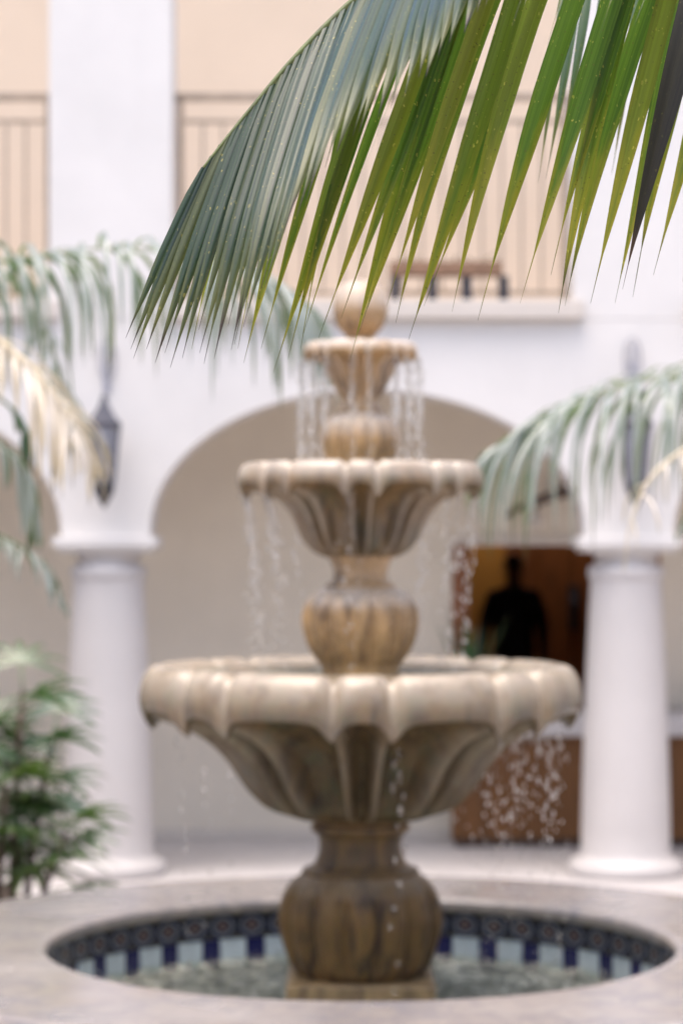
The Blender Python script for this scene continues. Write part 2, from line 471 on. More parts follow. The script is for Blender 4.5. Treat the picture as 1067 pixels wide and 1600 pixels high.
# planting beds either side
def bed(name, cx, cy, rx, ry, label):
    n = 28; vv = []
    for j in range(6):
        for k in range(n):
            a = 2 * PI * k / n; q = 1 - j / 6.0
            rr = 1 + 0.1 * math.sin(3 * a + cx)
            x, y = cx + rx * q * rr * math.cos(a), cy + ry * q * rr * math.sin(a)
            z = 0.004 + 0.07 * (1 - q * q) + 0.02 * mnoise.noise(Vector((x * 4, y * 4, 1)))
            vv.append((x, y, max(z, 0.004)))
    ff = [(j * n + k, j * n + (k + 1) % n, (j + 1) * n + (k + 1) % n, (j + 1) * n + k) for j in range(5) for k in range(n)]
    ff.append(tuple(5 * n + k for k in range(n)))
    o = build(name, vv, ff, M['soil'], smooth=True)
    return props(o, label, kind='structure')
bed('planting_bed', -2.65, 12.4, 1.15, 2.3, 'dark soil bed under the palms on the left')
bed('planting_bed', 2.95, 11.2, 0.8, 1.5, 'dark soil bed under the palm on the right')
bed('planting_bed', 1.75, 4.9, 0.6, 0.7, 'dark soil bed under the palm nearest the camera')

# ------------------------------------------------------------------ arcade building
def zf(y, Y=YF): return CAM_H - (y - 850.0) / F_PX * Y
def xf(x, Y=YF): return (x - 533.5) / F_PX * Y

PER = (977 - 170) / F_PX * YC
X_LEFT = xf(170, YC)
X0 = X_LEFT + PER / 2                     # middle arch axis
HALF = 340 * YF / F_PX
Z_APEX, Z_SPR, Z_IMP, Z_IMPB = zf(608), zf(830), zf(838), zf(863)
Z_UP = zf(500)                             # underside of the upper sills
Y2 = YF + 0.42

bld = empty('arcade_building', (X0, YC, 0), 'white arcaded courtyard building with round columns, arches and an upper terrace', 'building')

def bay_wall(cx):
    pts = [(cx - PER / 2, Z_IMP), (cx - HALF, Z_IMP), (cx - HALF, Z_SPR)]
    n = 36
    for k in range(1, n):
        a = PI - PI * k / n
        pts.append((cx + HALF * math.cos(a), Z_SPR + (Z_APEX - Z_SPR) * math.sin(a)))
    pts += [(cx + HALF, Z_SPR), (cx + HALF, Z_IMP), (cx + PER / 2, Z_IMP)]
    V, Fc = [], []
    for (x, z) in pts:
        V += [(x, YF, z), (x, Y2, z), (x, YF, Z_UP), (x, Y2, Z_UP)]
    for i in range(len(pts) - 1):
        a, b = 4 * i, 4 * i + 4
        if abs(pts[i][0] - pts[i + 1][0]) > 1e-6:
            Fc += [(a, b, b + 2, a + 2), (a + 1, a + 3, b + 3, b + 1), (a + 2, b + 2, b + 3, a + 3)]
        Fc.append((a, a + 1, b + 1, b))
    return V, Fc
BAYS = (-2, -1, 0, 1, 2)
for i in BAYS:
    vv, ff = bay_wall(X0 + i * PER)
    build('arch_wall', vv, ff, M['white'], bld)

# columns
px = YC / F_PX
Zs = lambda y: max(0.0, CAM_H - (y - 850.0) / F_PX * YC)
H_IMPB = Z_IMPB
colprof = [(88 * px, 0.0), (90 * px, 0.012), (91 * px, 0.045), (88 * px, 0.078), (79 * px, 0.092), (75 * px, 0.10), (72 * px, 0.115), (69.5 * px, 0.14)]
zt = Zs(905)
for k in range(1, 13):
    t = k / 12
    colprof.append(((69.5 - 14.5 * (t ** 1.5)) * px, 0.14 + (zt - 0.02 - 0.14) * t))
colprof += [(55.5 * px, zt), (58 * px, zt + 0.012), (59 * px, zt + 0.045), (58 * px, zt + 0.075), (50 * px, zt + 0.088), (48 * px, zt + 0.1), (48 * px, H_IMPB - 0.03), (51 * px, H_IMPB - 0.015), (53 * px, H_IMPB)]
cv, cf = lathe_vf(colprof, 0, 0, 48)
cme = None
for i in (-2, -1, 0, 1, 2):
    cxx = X_LEFT + i * PER
    if cme is None:
        o = build('column', [(x + cxx, y + YC, z) for x, y, z in cv], cf, M['white2'], bld, smooth=True, loc=(cxx, YC, 0)); cme = o.data
    else:
        o = link('column', cme, bld, (cxx, YC, 0))
    # impost block: two stepped slabs
    hw = 80 * YF / F_PX
    parts = [box_vf(cxx - hw, cxx + hw, YF - 0.06, Y2 + 0.06, Z_IMPB + 0.03, Z_IMP),
             box_vf(cxx - hw + 0.03, cxx + hw - 0.03, YF - 0.03, Y2 + 0.03, Z_IMPB, Z_IMPB + 0.03)]
    V, Fc = join_vf(parts)
    build('impost', V, Fc, M['white'], bld, bevel=0.008)
    # upper pillar
    ph = 96 * YF / F_PX
    pc = xf(173) + i * PER
    box('upper_pillar', pc - ph, pc + ph, YF, Y2, Z_UP, 6.6, M['white'], bld, bevel=0.01)
# lintel above the terrace, terrace floor, rear walls
box('upper_beam', X0 - 2.6 * PER, X0 + 2.6 * PER, YF + 0.002, Y2 - 0.002, 6.6, 7.1, M['white'], bld)
box('terrace_slab', X0 - 2.6 * PER, X0 + 2.6 * PER, Y2, YB + 0.2, Z_UP - 0.24, Z_UP - 0.004, M['soffit'], bld)
SILL_T = zf(470)
for i in (-1, 0, 1):
    a = xf(173) + i * PER + 96 * YF / F_PX; b = a + PER - 2 * 96 * YF / F_PX
    s = box('window_sill', a - 0.055, b + 0.055, YF - 0.075, Y2 - 0.05, Z_UP + 0.002, SILL_T, M['sill'], bld, bevel=0.012)
    # terrace railing: rails, end posts, balusters
    yr = YF + 0.25
    zt1, zt2 = zf(152, yr), zf(190, yr)
    rl = box('railing', a + 0.002, b - 0.002, yr - 0.025, yr + 0.025, zt1 - 0.022, zt1 + 0.022, M['rail'], bld)
    box('lower_rail', a + 0.05, b - 0.05, yr - 0.012, yr + 0.012, zt2 - 0.012, zt2 + 0.012, M['rail'], rl, 0.002)
    box('lower_rail', a + 0.05, b - 0.05, yr - 0.012, yr + 0.012, SILL_T + 0.06, SILL_T + 0.084, M['rail'], rl, 0.002)
    for xx in (a + 0.035, b - 0.035):
        box('post', xx - 0.018, xx + 0.018, yr - 0.018, yr + 0.018, SILL_T, zt1 - 0.023, M['rail'], rl, 0.002)
    nb = int((b - a - 0.1) / 0.118)
    bm_ = None
    for k in range(1, nb):
        xx = a + 0.05 + (b - a - 0.1) * k / nb
        if bm_ is None:
            o = build('baluster', *box_vf(xx - 0.008, xx + 0.008, yr - 0.008, yr + 0.008, SILL_T + 0.085, zt2 - 0.013), M['rail'], rl, loc=(xx, yr, SILL_T)); bm_ = o.data
        else:
            link('baluster', bm_, rl, (xx, yr, SILL_T))

# rear wall of the covered walk with the doorway, and of the terrace
DX0, DX1, DZ = xf(725, YB), xf(1012, YB), zf(852, YB)
WL, WR = X0 - 2.6 * PER, X0 + 2.6 * PER
rearparts = [box_vf(WL, DX0, YB, YB + 0.2, 0, Z_UP - 0.24), box_vf(DX1, WR, YB, YB + 0.2, 0, Z_UP - 0.24), box_vf(DX0, DX1, YB, YB + 0.2, DZ, Z_UP - 0.24)]
V, Fc = join_vf(rearparts)
build('rear_wall', V, Fc, M['beige'], bld)
box('skirting', WL, DX0 - 0.09, YB - 0.018, YB - 0.001, 0.0, 0.07, M['soffit'], bld, 0.003)
box('terrace_wall', WL, WR, YB + 0.02, YB + 0.2, Z_UP, 7.4, M['cream'], bld)
for n_, x0, x1, z0, z1 in (('door_jamb', DX0 - 0.08, DX0 + 0.03, 0, DZ), ('door_jamb', DX1 - 0.03, DX1 + 0.08, 0, DZ), ('door_head', DX0 - 0.08, DX1 + 0.08, DZ, DZ + 0.07)):
    box(n_, x0, x1, YB - 0.02, YB + 0.21, z0, z1, M['door_wood'] if n_ == 'door_jamb' else M['soffit'], bld)
# room behind the doorway
RX0, RX1, RY1, RZ0, RZ1 = -0.4, 3.4, 22.6, 0.15, 2.7
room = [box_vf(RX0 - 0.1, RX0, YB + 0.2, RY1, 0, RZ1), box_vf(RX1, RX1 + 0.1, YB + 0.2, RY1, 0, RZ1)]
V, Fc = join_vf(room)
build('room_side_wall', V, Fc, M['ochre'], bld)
box('room_ceiling', RX0, RX1, YB + 0.2, RY1 - 0.38, RZ1, RZ1 + 0.1, M['door_wood'], bld, 0)  # stops short at the rear: gap added to let daylight into the room
box('room_floor', RX0, RX1, YB + 0.02, RY1, 0, RZ0, M['door_wood'], bld, 0.004)
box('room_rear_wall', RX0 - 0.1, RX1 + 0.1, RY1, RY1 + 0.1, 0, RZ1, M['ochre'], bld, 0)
for k in range(8):                         # timber panels against the room's rear wall
    x0 = xf(790, RY1) + k * 0.3
    if x0 + 0.29 < RX1:
        box('wall_panel', x0, x0 + 0.29, RY1 - 0.04, RY1 - 0.001, RZ0, 2.45, M['door_wood'], bld, 0.008)

# dark door leaf furniture on the right of the room
hk = empty('coat_hook', (xf(895, 20.5), 21.2, 1.3), 'dark fitting on the brown wall to the right of the person', 'hook')
lx = xf(895, RY1)
v1 = box_vf(lx - 0.05, lx + 0.05, RY1 - 0.07, RY1 - 0.045, 1.2, 1.62)
build('back_plate', *v1, M['iron'], hk, bevel=0.01)
tube('handle', [(lx, RY1 - 0.07, 1.5), (lx, RY1 - 0.15, 1.5), (lx, RY1 - 0.17, 1.4), (lx, RY1 - 0.15, 1.3), (lx, RY1 - 0.07, 1.3)], 0.03, M['iron'], hk)
WP[hk.name] = Vector(hk.location)

# ------------------------------------------------------------------ bar counter in the walk
ct = empty('bar_counter', (2.4, 16.2, 0), 'long brown timber counter with thick pale top behind the right column', 'counter')
CY = 16.0
cx0, cx1 = xf(705, CY), 4.6
ctz, ctb = zf(1114, CY), zf(1150, CY)
box('counter_top', cx0 - 0.02, cx1, CY - 0.06, CY + 0.46, ctb, ctz, M['white2'], ct, 0.02)
npan = 8
for k in range(npan):
    a = cx0 + (cx1 - cx0 - 0.05) * k / npan; b = cx0 + (cx1 - cx0 - 0.05) * (k + 1) / npan
    box('front_panel', a + 0.003, b - 0.003, CY, CY + 0.05, 0.06, ctb - 0.001, M['counter_wood'], ct, 0.006)
box('plinth', cx0 + 0.03, cx1 - 0.05, CY + 0.05, CY + 0.42, 0.0, ctb - 0.001, M['dark_wood'], ct)

def blade_leaf(name, root, d, L, w, droop, mat, parent, twist=0.0, seg=7, up=Vector((0, 0, 1))):
    """one free leaf blade: leaves root along d, bends down"""
    d = d.normalized()
    pts, nor, wid = [], [], []
    for i in range(seg + 1):
        t = i / seg
        pts.append(root + d * (L * t) - Vector((0, 0, 1)) * (droop * L * t * t))
        wid.append(w * max(0.04, min(1, 0.3 + 2.6 * t) * (1 - t) ** 0.6))
    side = d.cross(up)
    if side.length < 0.05: side = Vector((1, 0, 0))
    side.normalize()
    side = Matrix.Rotation(twist, 3, d) @ side
    return leaf_from(name, pts, [side] * len(pts), wid, mat, parent, 0.25, 4, Vector((0, 0, 1)))

def leaf_vf(pts, sides, wid, fold, across=4):
    V, Fc, UV = [], [], []
    m = len(pts)
    for i, p in enumerate(pts):
        T = (pts[min(i + 1, m - 1)] - pts[max(i - 1, 0)])
        T.normalize()
        S = sides[i] - T * sides[i].dot(T)
        S.normalize(); N = S.cross(T).normalized()
        for k in range(across + 1):
            u = k / across
            q = (u - 0.5) * 2
            h = fold * wid[i] * (1 - abs(q)) 
            if across >= 4 and k in (1, across - 1): h -= 0.10 * wid[i] * fold
            V.append(p + S * (q * wid[i] * 0.5) + N * h); UV.append((u, i / (m - 1)))
    c = across + 1
    for i in range(m - 1):
        for k in range(across):
            a = i * c + k
            Fc.append((a, a + 1, a + 1 + c, a + c))
    return V, Fc, UV

def leaf_from(name, pts, sides, wid, mat, parent, fold, across=4, up=None):
    if up is not None:                       # keep the upper face up
        m = len(pts) // 2
        if sides[m].cross(pts[m + 1] - pts[m - 1]).dot(up) < 0: sides = [-q for q in sides]
    V, Fc, UV = leaf_vf(pts, sides, wid, fold, across)
    return build(name, V, Fc, mat, parent, smooth=True, uvs=UV)

# potted plant on the end of the counter
pp = empty('potted_plant', (cx0 + 0.12, CY + 0.15, ctz), 'small dark pot of upright leaves on the end of the brown counter', 'plant')
v, f = lathe_vf([(0.05, ctz), (0.075, ctz + 0.02), (0.09, ctz + 0.14), (0.095, ctz + 0.15), (0.08, ctz + 0.15), (0.075, ctz + 0.12)], cx0 + 0.12, CY + 0.15, 20)
build('pot', v, f, M['iron'], pp, smooth=True)
for k in range(16):
    a = k * 2.4; sp_ = 0.15 + 0.3 * random.random()
    d = Vector((math.cos(a) * sp_, math.sin(a) * sp_, 1))
    blade_leaf('leaf', Vector((cx0 + 0.12 + 0.03 * math.cos(a), CY + 0.15 + 0.03 * math.sin(a), ctz + 0.12)), d, 0.4 + 0.3 * random.random(), 0.045, 0.15, M['leaf_fan'], pp)

# added bar standing in for vault shading, with small hanging lamp above the doorway
br = empty('wall_bracket', at(915, 750, YB), 'dark curved timber bracket on the beige wall above the doorway', 'bracket')
bp = catmull([at(920, 742, YB - 0.06), at(890, 764, YB - 0.12), at(850, 779, YB - 0.2), at(815, 792, YB - 0.26), at(790, 806, YB - 0.3)], 14)
tube('arm', bp, [0.05 - 0.033 * i / 14 for i in range(15)], M['dark_wood'], br)
tube('brace', catmull([at(925, 790, YB - 0.03), at(905, 778, YB - 0.08), at(880, 770, YB - 0.13)], 8), 0.022, M['dark_wood'], br)
lp = at(838, 785, YB - 0.22)
tube('hanging_chain', [lp, lp - Vector((0, 0, 0.05))], 0.006, M['iron'], br)
v, f = lathe_vf([(0.012, lp.z - 0.05), (0.03, lp.z - 0.07), (0.045, lp.z - 0.1), (0.04, lp.z - 0.15), (0.02, lp.z - 0.17)], lp.x, lp.y, 14)
build('pendant_shade', v, f, M['sill'], br, smooth=True)

# ------------------------------------------------------------------ trough on the sill
tr_ = empty('trough_planter', at(695, 470, YF + 0.03), 'brown trough of dry twigs on dark feet on the upper sill', 'planter')
Yt = YF + 0.03
ta, tb = at(608, 432, Yt), at(784, 410, Yt)
v, f = box_vf(ta.x, tb.x, Yt - 0.07, Yt + 0.07, ta.z, tb.z)
build('trough', v, f, M['terracotta'], tr_, bevel=0.012)
for xx in (617, 675, 729, 786):
    p = at(xx, 450, Yt)
    box('foot', p.x - 0.028, p.x + 0.028, Yt - 0.055, Yt + 0.055, SILL_T + 0.0005, ta.z - 0.001, M['iron'], tr_, 0.008)
for k in range(26):
    x = ta.x + 0.03 + (tb.x - ta.x - 0.06) * random.random()
    d = Vector((random.uniform(-0.9, 0.9), random.uniform(-0.5, 0.5), random.uniform(0.25, 0.9)))
    blade_leaf('twig', Vector((x, Yt + random.uniform(-0.04, 0.04), tb.z - 0.005)), d, random.uniform(0.06, 0.15), 0.02, 0.5, M['leaf_brown'] if k % 3 else M['leaf_dry'], tr_, seg=4)

# ------------------------------------------------------------------ wall lanterns
M['bracket'] = simple('pale_bracket_paint', (0.34, 0.335, 0.37), 0.6, 0.1, 0.2)
def lantern(cxp, label):
    Yl = YF - 0.20
    s = Yl / F_PX
    c = at(cxp, 700, Yl)
    root = empty('wall_lantern', (c.x, YF, c.z), label, 'lantern', 'lanterns on the arcade piers')
    z = lambda y: zf(y, Yl)
    def ring(y, r): return [Vector((c.x + r * s * math.sin(PI / 3 * k + PI / 6), Yl - r * s * math.cos(PI / 3 * k + PI / 6), z(y))) for k in range(6)]
    v, f = lathe_vf([(4 * s, z(618)), (6 * s, z(626)), (9 * s, z(634)), (20 * s, z(652)), (29 * s, z(660)), (29 * s, z(667)), (24 * s, z(668))], c.x, Yl, 6)
    build('roof', v, f, M['lantern'], root)
    tp, bt = ring(668, 24), ring(756, 15)
    for k in range(6):
        tube('frame_bar', [tp[k], bt[k]], 0.0075, M['lantern'], root, 6)
        a, b, c2, d = tp[k], tp[(k + 1) % 6], bt[(k + 1) % 6], bt[k]
        ctr = Vector((c.x, Yl, 0))
        q = [p + (Vector((c.x, Yl, p.z)) - p) * 0.06 for p in (a, b, c2, d)]
        q2 = [p + (Vector((c.x, Yl, p.z)) - p) * 0.04 for p in q]
        build('pane', q + q2, [(0, 1, 2, 3), (7, 6, 5, 4), (0, 4, 5, 1), (1, 5, 6, 2), (2, 6, 7, 3), (3, 7, 4, 0)], M['glass'], root)
    v, f = lathe_vf([(17 * s, z(755)), (18 * s, z(760)), (15 * s, z(772)), (8 * s, z(783)), (4 * s, z(790)), (1 * s, z(794))], c.x, Yl, 6)
    build('base', v, f, M['iron'], root)
    # scrolled bracket up to the wall plate
    arch = [Vector((c.x, Yl, z(620))), Vector((c.x, Yl - 0.01, z(590))), Vector((c.x, Yl + 0.02, z(560))), Vector((c.x, Yl + 0.09, z(535))), Vector((c.x, Yl + 0.16, z(548))), Vector((c.x, YF - 0.006, z(580)))]
    tube('bracket', catmull(arch, 18), 0.007, M['bracket'], root, 8)
    lp_ = [Vector((c.x + 13 * s * math.cos(a), YF - 0.02, z(558) + 34 * s * math.sin(a))) for a in [2 * PI * k / 24 for k in range(25)]]
    tube('scroll', lp_, 0.006, M['bracket'], root, 6)
    box('wall_plate', c.x - 0.02, c.x + 0.02, YF - 0.016, YF - 0.001, z(612), z(560), M['bracket'], root, 0.004)
    return root
lantern(163, 'iron wall lantern on the left pier of the arch, half hidden by palm leaves')
lantern(993, 'iron wall lantern with scrolled bracket on the right pier of the arch')

# ------------------------------------------------------------------ fountain pool
pool = empty('fountain_pool', (XF, D, 0), 'round raised pool with a wide veined marble rim and tiled inside', 'pool')
cpz = COP_Z
prof = [(R_IN - 0.035, cpz - 0.055), (R_IN - 0.045, cpz - 0.04), (R_IN - 0.045, cpz - 0.015), (R_IN - 0.035, cpz - 0.003), (R_IN - 0.005, cpz), (R_IN + 0.2, cpz), (R_IN + 0.45, cpz), (R_OUT - 0.02, cpz), (R_OUT, cpz - 0.006), (R_OUT + 0.01, cpz - 0.025), (R_OUT, cpz - 0.047), (R_OUT - 0.02, cpz - 0.055), (R_IN - 0.035, cpz - 0.055)]
v, f = lathe_vf(prof, XF, D, 128, cap0=False, cap1=False)
build('coping', v, f, M['marble'], pool, smooth=False)
v, f = lathe_vf([(R_IN + 0.012, 0.02), (R_IN + 0.012, cpz - 0.056), (R_OUT - 0.06, cpz - 0.056), (R_OUT - 0.06, 0.0)], XF, D, 96, cap0=False, cap1=False)
build('pool_wall', v, f, M['grout'], pool)
v, f = lathe_vf([(R_IN + 0.012, 0.022)], XF, D, 64, cap0=False)
build('basin_floor', v, f, M['pool_floor'], pool)

def tile_mesh(name, w, h, th, mat):
    v, f = box_vf(-w / 2, w / 2, -th, 0, 0, h)
    me = bpy.data.meshes.new(name)
    me.from_pydata(v, [], f)
    bm = bmesh.new(); bm.from_mesh(me)
    bmesh.ops.recalc_face_normals(bm, faces=bm.faces)
    es = [e for e in bm.edges if all(vv.co.y < -th * 0.9 for vv in e.verts)]
    bmesh.ops.bevel(bm, geom=es, offset=0.003, segments=1, affect='EDGES')
    ul = bm.loops.layers.uv.new('UVMap')
    for fc in bm.faces:
        for lpp in fc.loops:
            lpp[ul].uv = (lpp.vert.co.x / w + 0.5, lpp.vert.co.z / h)
    bm.to_mesh(me); bm.free()
    me.materials.append(mat)
    return me
Z_D0, Z_D1 = 0.314, cpz - 0.06
nd = 58
wd = 2 * PI * R_IN / nd
md = tile_mesh('tile', wd - 0.006, Z_D1 - Z_D0 - 0.003, 0.012, M['tile_decor'])
npair = 38
wp = 2 * PI * R_IN / npair
mw = tile_mesh('tile', wp * 0.6 - 0.005, 0.112, 0.012, M['tile_white'])
mb = tile_mesh('tile', wp * 0.4 - 0.005, 0.112, 0.012, M['tile_blue'])
def put_tile(me, th, z):
    # th: 0 = far side of the pool
    p = (XF + (R_IN + 0.011) * math.sin(th), D + (R_IN + 0.011) * math.cos(th), z + random.uniform(-0.001, 0.001))
    o = link('tile', me, pool, p)
    o.rotation_euler = (0, random.uniform(-0.006, 0.006), -th)
for k in range(nd):
    put_tile(md, 2 * PI * (k + 0.5) / nd, Z_D0)
for k in range(npair):
    put_tile(mw, 2 * PI * (k + 0.3) / npair, Z_D0 - 0.117)
    put_tile(mb, 2 * PI * (k + 0.8) / npair, Z_D0 - 0.117)

# water of the pool: a rippled sheet
nr, ns = 26, 128
vv = [(XF, D, WATER_Z)]
for i in range(1, nr + 1):
    r = (R_IN - 0.004) * i / nr
    for k in range(ns):
        a = 2 * PI * k / ns
        x, y = r * math.sin(a), r * math.cos(a)
        h = 0.010 * mnoise.noise(Vector((x * 9, y * 9, 3.1))) + 0.007 * mnoise.noise(Vector((x * 21, y * 21, 7.7)))
        vv.append((XF + x, D + y, WATER_Z + h))
ff = [(0, 1 + (k + 1) % ns, 1 + k) for k in range(ns)]
for i in range(nr - 1):
    for k in range(ns):
        a, b = 1 + i * ns + k, 1 + i * ns + (k + 1) % ns
        ff.append((a, b, b + ns, a + ns))
o = build('water', vv, ff, M['water'], smooth=True)
props(o, 'clear rippled water in the tiled pool', kind='structure')

# ------------------------------------------------------------------ fountain
K = D / F_PX
def fz(y): return CAM_H - (y - 850.0) * K
ft = empty('tiered_fountain', (XF, D, WATER_Z), 'three tiered stone fountain with scalloped bowls and a ball on top', 'fountain')

hw = 0.279
PT = 0.36
v, f = box_vf(XF - hw, XF + hw, D - hw, D + hw, 0.03, PT)
build('plinth', v, f, M['stone_plinth'], ft, bevel=0.012)

def add_attr(o, fn):
    me = o.data
    at_ = me.attributes.new('lip', 'FLOAT', 'POINT')
    for i, vt in enumerate(me.vertices):
        at_.data[i].value = fn(vt.co + WP[o.name])

def spline_prof(pts, n):
    out = catmull([Vector((r, z, 0)) for r, z in pts], n)
    return [(max(0.001, p.x), p.y) for p in out]

def gadroon(nl, amt, z0, z1):
    def rf(r, z, i, th):
        t = (z - z0) / (z1 - z0)
        w = max(0.0, min(1.0, 4 * t)) * max(0.0, min(1.0, 4 * (1 - t))) if 0 < t < 1 else 0.0
        g = abs(math.cos(nl * th / 2)) ** 0.7
        return r * (1 - amt * w * (1 - g)), z
    return rf

def lathe_part(name, prof_px, mat, n=96, rf=None, smooth_n=None):
    pts = [(r * K, fz(y)) for r, y in prof_px]
    if smooth_n: pts = spline_prof(pts, smooth_n)
    v, f = lathe_vf(pts, XF, D, n, rf)
    o = build(name, v, f, mat, ft, smooth=True)
    return o

# foot: lobed vase, collar, neck
o = lathe_part('base_vase', [(80, 1533), (92, 1526), (108, 1508), (121, 1478), (130, 1440), (128, 1412), (116, 1386), (98, 1368), (84, 1361)], M['stone_dark'], 160, gadroon(14, 0.15, fz(1533), fz(1361)), 40)
add_attr(o, lambda c: max(0, (c.z - fz(1395)) / 0.06) * 0.45)
o = lathe_part('neck', [(84, 1366), (90, 1364), (91, 1358), (84, 1355), (74, 1350), (67, 1338), (64, 1322), (66, 1306), (72, 1300), (77, 1296), (77, 1288), (72, 1283), (80, 1276), (84, 1268)], M['stone_dark'], 96, None, 44)
add_attr(o, lambda c: 0.1)

def bowl(name, base_r, base_y, under, rim_r, rim_top, lip_low, floor_y, mat, dip, rib_a):
    """8-fold scalloped bowl. under: [(r,y)] base -> lip; the rib pairs flow up into the drooping lip tips"""
    PERA = PI / 4
    def fold(th):
        a = (th + PERA / 2) % PERA - PERA / 2
        return abs(a)                                  # 0 on the narrow petal, 22.5 deg mid wide petal
    B = R(7.6)
    def rib(th): return math.exp(-((fold(th) - B) / R(2.7)) ** 2)
    def groove(th): return math.exp(-((fold(th) - B) / R(1.5)) ** 2)
    def belly(th):
        a = fold(th)
        if a < B: return 0.9 * math.cos(a / B * PI / 2) ** 0.5
        return math.sin((a - B) / (R(22.5) - B) * PI / 2) ** 0.55
    U = spline_prof([(r * K, fz(y)) for r, y in under], 20)
    nu = len(U)
    lipw = (rim_r - under[-1][0])
    rr, kz = rim_r * K, K
    ll, rt = fz(lip_low), fz(rim_top)
    hh = rt - ll
    # rolled lip outline, from its underside round to the inside
    L = [(rr * 0.955, ll + 0.02 * hh), (rr * 0.985, ll), (rr * 0.998, ll + 0.16 * hh), (rr * 1.0, ll + 0.40 * hh), (rr * 0.99, ll + 0.66 * hh), (rr * 0.965, ll + 0.88 * hh), (rr * 0.93, ll + 0.985 * hh), (rr * 0.885, rt), (rr * 0.84, ll + 0.93 * hh)]
    L = spline_prof(L, 22)
    I = [(rr * 0.78, fz(rim_top) - 0.35 * hh), (rr * 0.6, fz(floor_y) + 0.25 * hh), (rr * 0.3, fz(floor_y)), (rr * 0.05, fz(floor_y))]
    prof = U + L + I
    nl = len(L)
    def rf(r, z, i, th):
        if i < nu:
            s = i / (nu - 1)
            w = min(1.0, 0.35 + 1.6 * s) * (1 - 0.85 * s ** 4)
            r2 = r * (1 - rib_a * 0.75 * w * (1 - rib(th)) * (0.5 + 0.5 * belly(th)) + rib_a * 0.35 * w * rib(th))
            zz = z + (s ** 3) * dip * (0.9 * (1 - rib(th)) * belly(th)) * 0.9
            return r2, zz
        if i < nu + nl:
            q = (i - nu) / (nl - 1)
            low = max(0.0, 1 - q * 2.1)               # 1 at the lower edge, 0 on top
            g = groove(th)
            b = belly(th)
            r2 = r * (1 - 0.05 * g * (0.4 + 0.6 * math.sin(PI * min(1, q * 1.1))) - 0.012 * (1 - b))
            zz = z - dip * low * (rib(th) - 0.35) + dip * 0.55 * low * b - 0.17 * hh * g * (1 - low)
            return r2, zz
        return r * (1 - 0.02 * groove(th)), z
    v, f = lathe_vf(prof, XF, D, 240, rf)
    o = build(name, v, f, mat, ft, smooth=True)
    n = 240
    me = o.data
    at_ = me.attributes.new('lip', 'FLOAT', 'POINT')
    for i in range(len(me.vertices)):
        j = i // n
        th = 2 * PI * (i % n) / n
        if j < nu:
            s = j / (nu - 1)
            val = 0.6 * rib(th) * (0.3 + 0.7 * s)  # limescale on the ribs also paints the light and shade of their relief
        elif j < nu + nl: val = min(1, 0.8 * min(1, 0.1 + max(0.0, ((j - nu) / nl - 0.26) / 0.4)) + 0.28 * groove(th))  # paler towards the top: limescale, with light from above painted in
        else: val = 0.6
        at_.data[i].value = val
    return o

bowl('lower_bowl', 84, 1276, [(78, 1278), (100, 1275), (132, 1262), (152, 1240), (170, 1214), (190, 1184), (222, 1154), (268, 1132), (322, 1118)], 345, 1038, 1122, 1066, M['stone_pale'], 0.060, 0.36)
o = lathe_part('middle_vase', [(58, 1066), (62, 1040), (72, 1028), (85, 1005), (93, 975), (91, 950), (80, 932), (64, 921), (52, 917)], M['stone_warm'], 160, gadroon(14, 0.15, fz(1062), fz(917)), 36)
add_attr(o, lambda c: max(0, (c.z - fz(955)) / 0.05) * 0.5)
o = lathe_part('middle_neck', [(52, 920), (55, 917), (53, 912), (45, 907), (42, 898), (43, 888), (47, 878), (52, 868)], M['stone_warm'], 72, None, 24)
add_attr(o, lambda c: 0.1)
bowl('middle_bowl', 50, 870, [(44, 872), (56, 869), (72, 858), (84, 840), (93, 818), (106, 796), (128, 778), (168, 768)], 192, 724, 770, 742, M['stone_mid'], 0.046, 0.34)
o = lathe_part('upper_vase', [(48, 745), (54, 720), (60, 700), (62, 683), (58, 666), (48, 654), (36, 647), (31, 643)], M['stone_warm'], 120, gadroon(14, 0.15, fz(735), fz(643)), 30)
add_attr(o, lambda c: max(0, (c.z - fz(690)) / 0.06) * 0.4)
o = lathe_part('upper_neck', [(33, 646), (36, 643), (33, 638), (29, 632), (28, 626), (30, 620)], M['stone_warm'], 64, None, 18)
add_attr(o, lambda c: 0.1)
bowl('upper_bowl', 34, 610, [(26, 624), (31, 620), (37, 609), (43, 597), (49, 584), (56, 571), (72, 560)], 89, 536, 560, 545, M['stone_warm'], 0.024, 0.2)
o = lathe_part('finial_ball', [(24, 548), (26, 538), (23, 530), (24, 523), (30, 518), (38, 506), (42.5, 490), (43, 480), (41, 465), (34, 450), (22, 441), (8, 438), (1, 437.5)], M['stone_warm'], 64, None, 36)
add_attr(o, lambda c: min(0.6, max(0, (c.z - fz(492)) / 0.09)))
# water standing in the bowls
for nm, r_, y_ in (('bowl_water', 285, 1052), ('bowl_water', 158, 734)):
    n = 64
    vv = [(XF + r_ * K * math.sin(2 * PI * k / n), D - r_ * K * math.cos(2 * PI * k / n), fz(y_)) for k in range(n)]
    build(nm, vv, [tuple(range(n))], M['water'], ft)

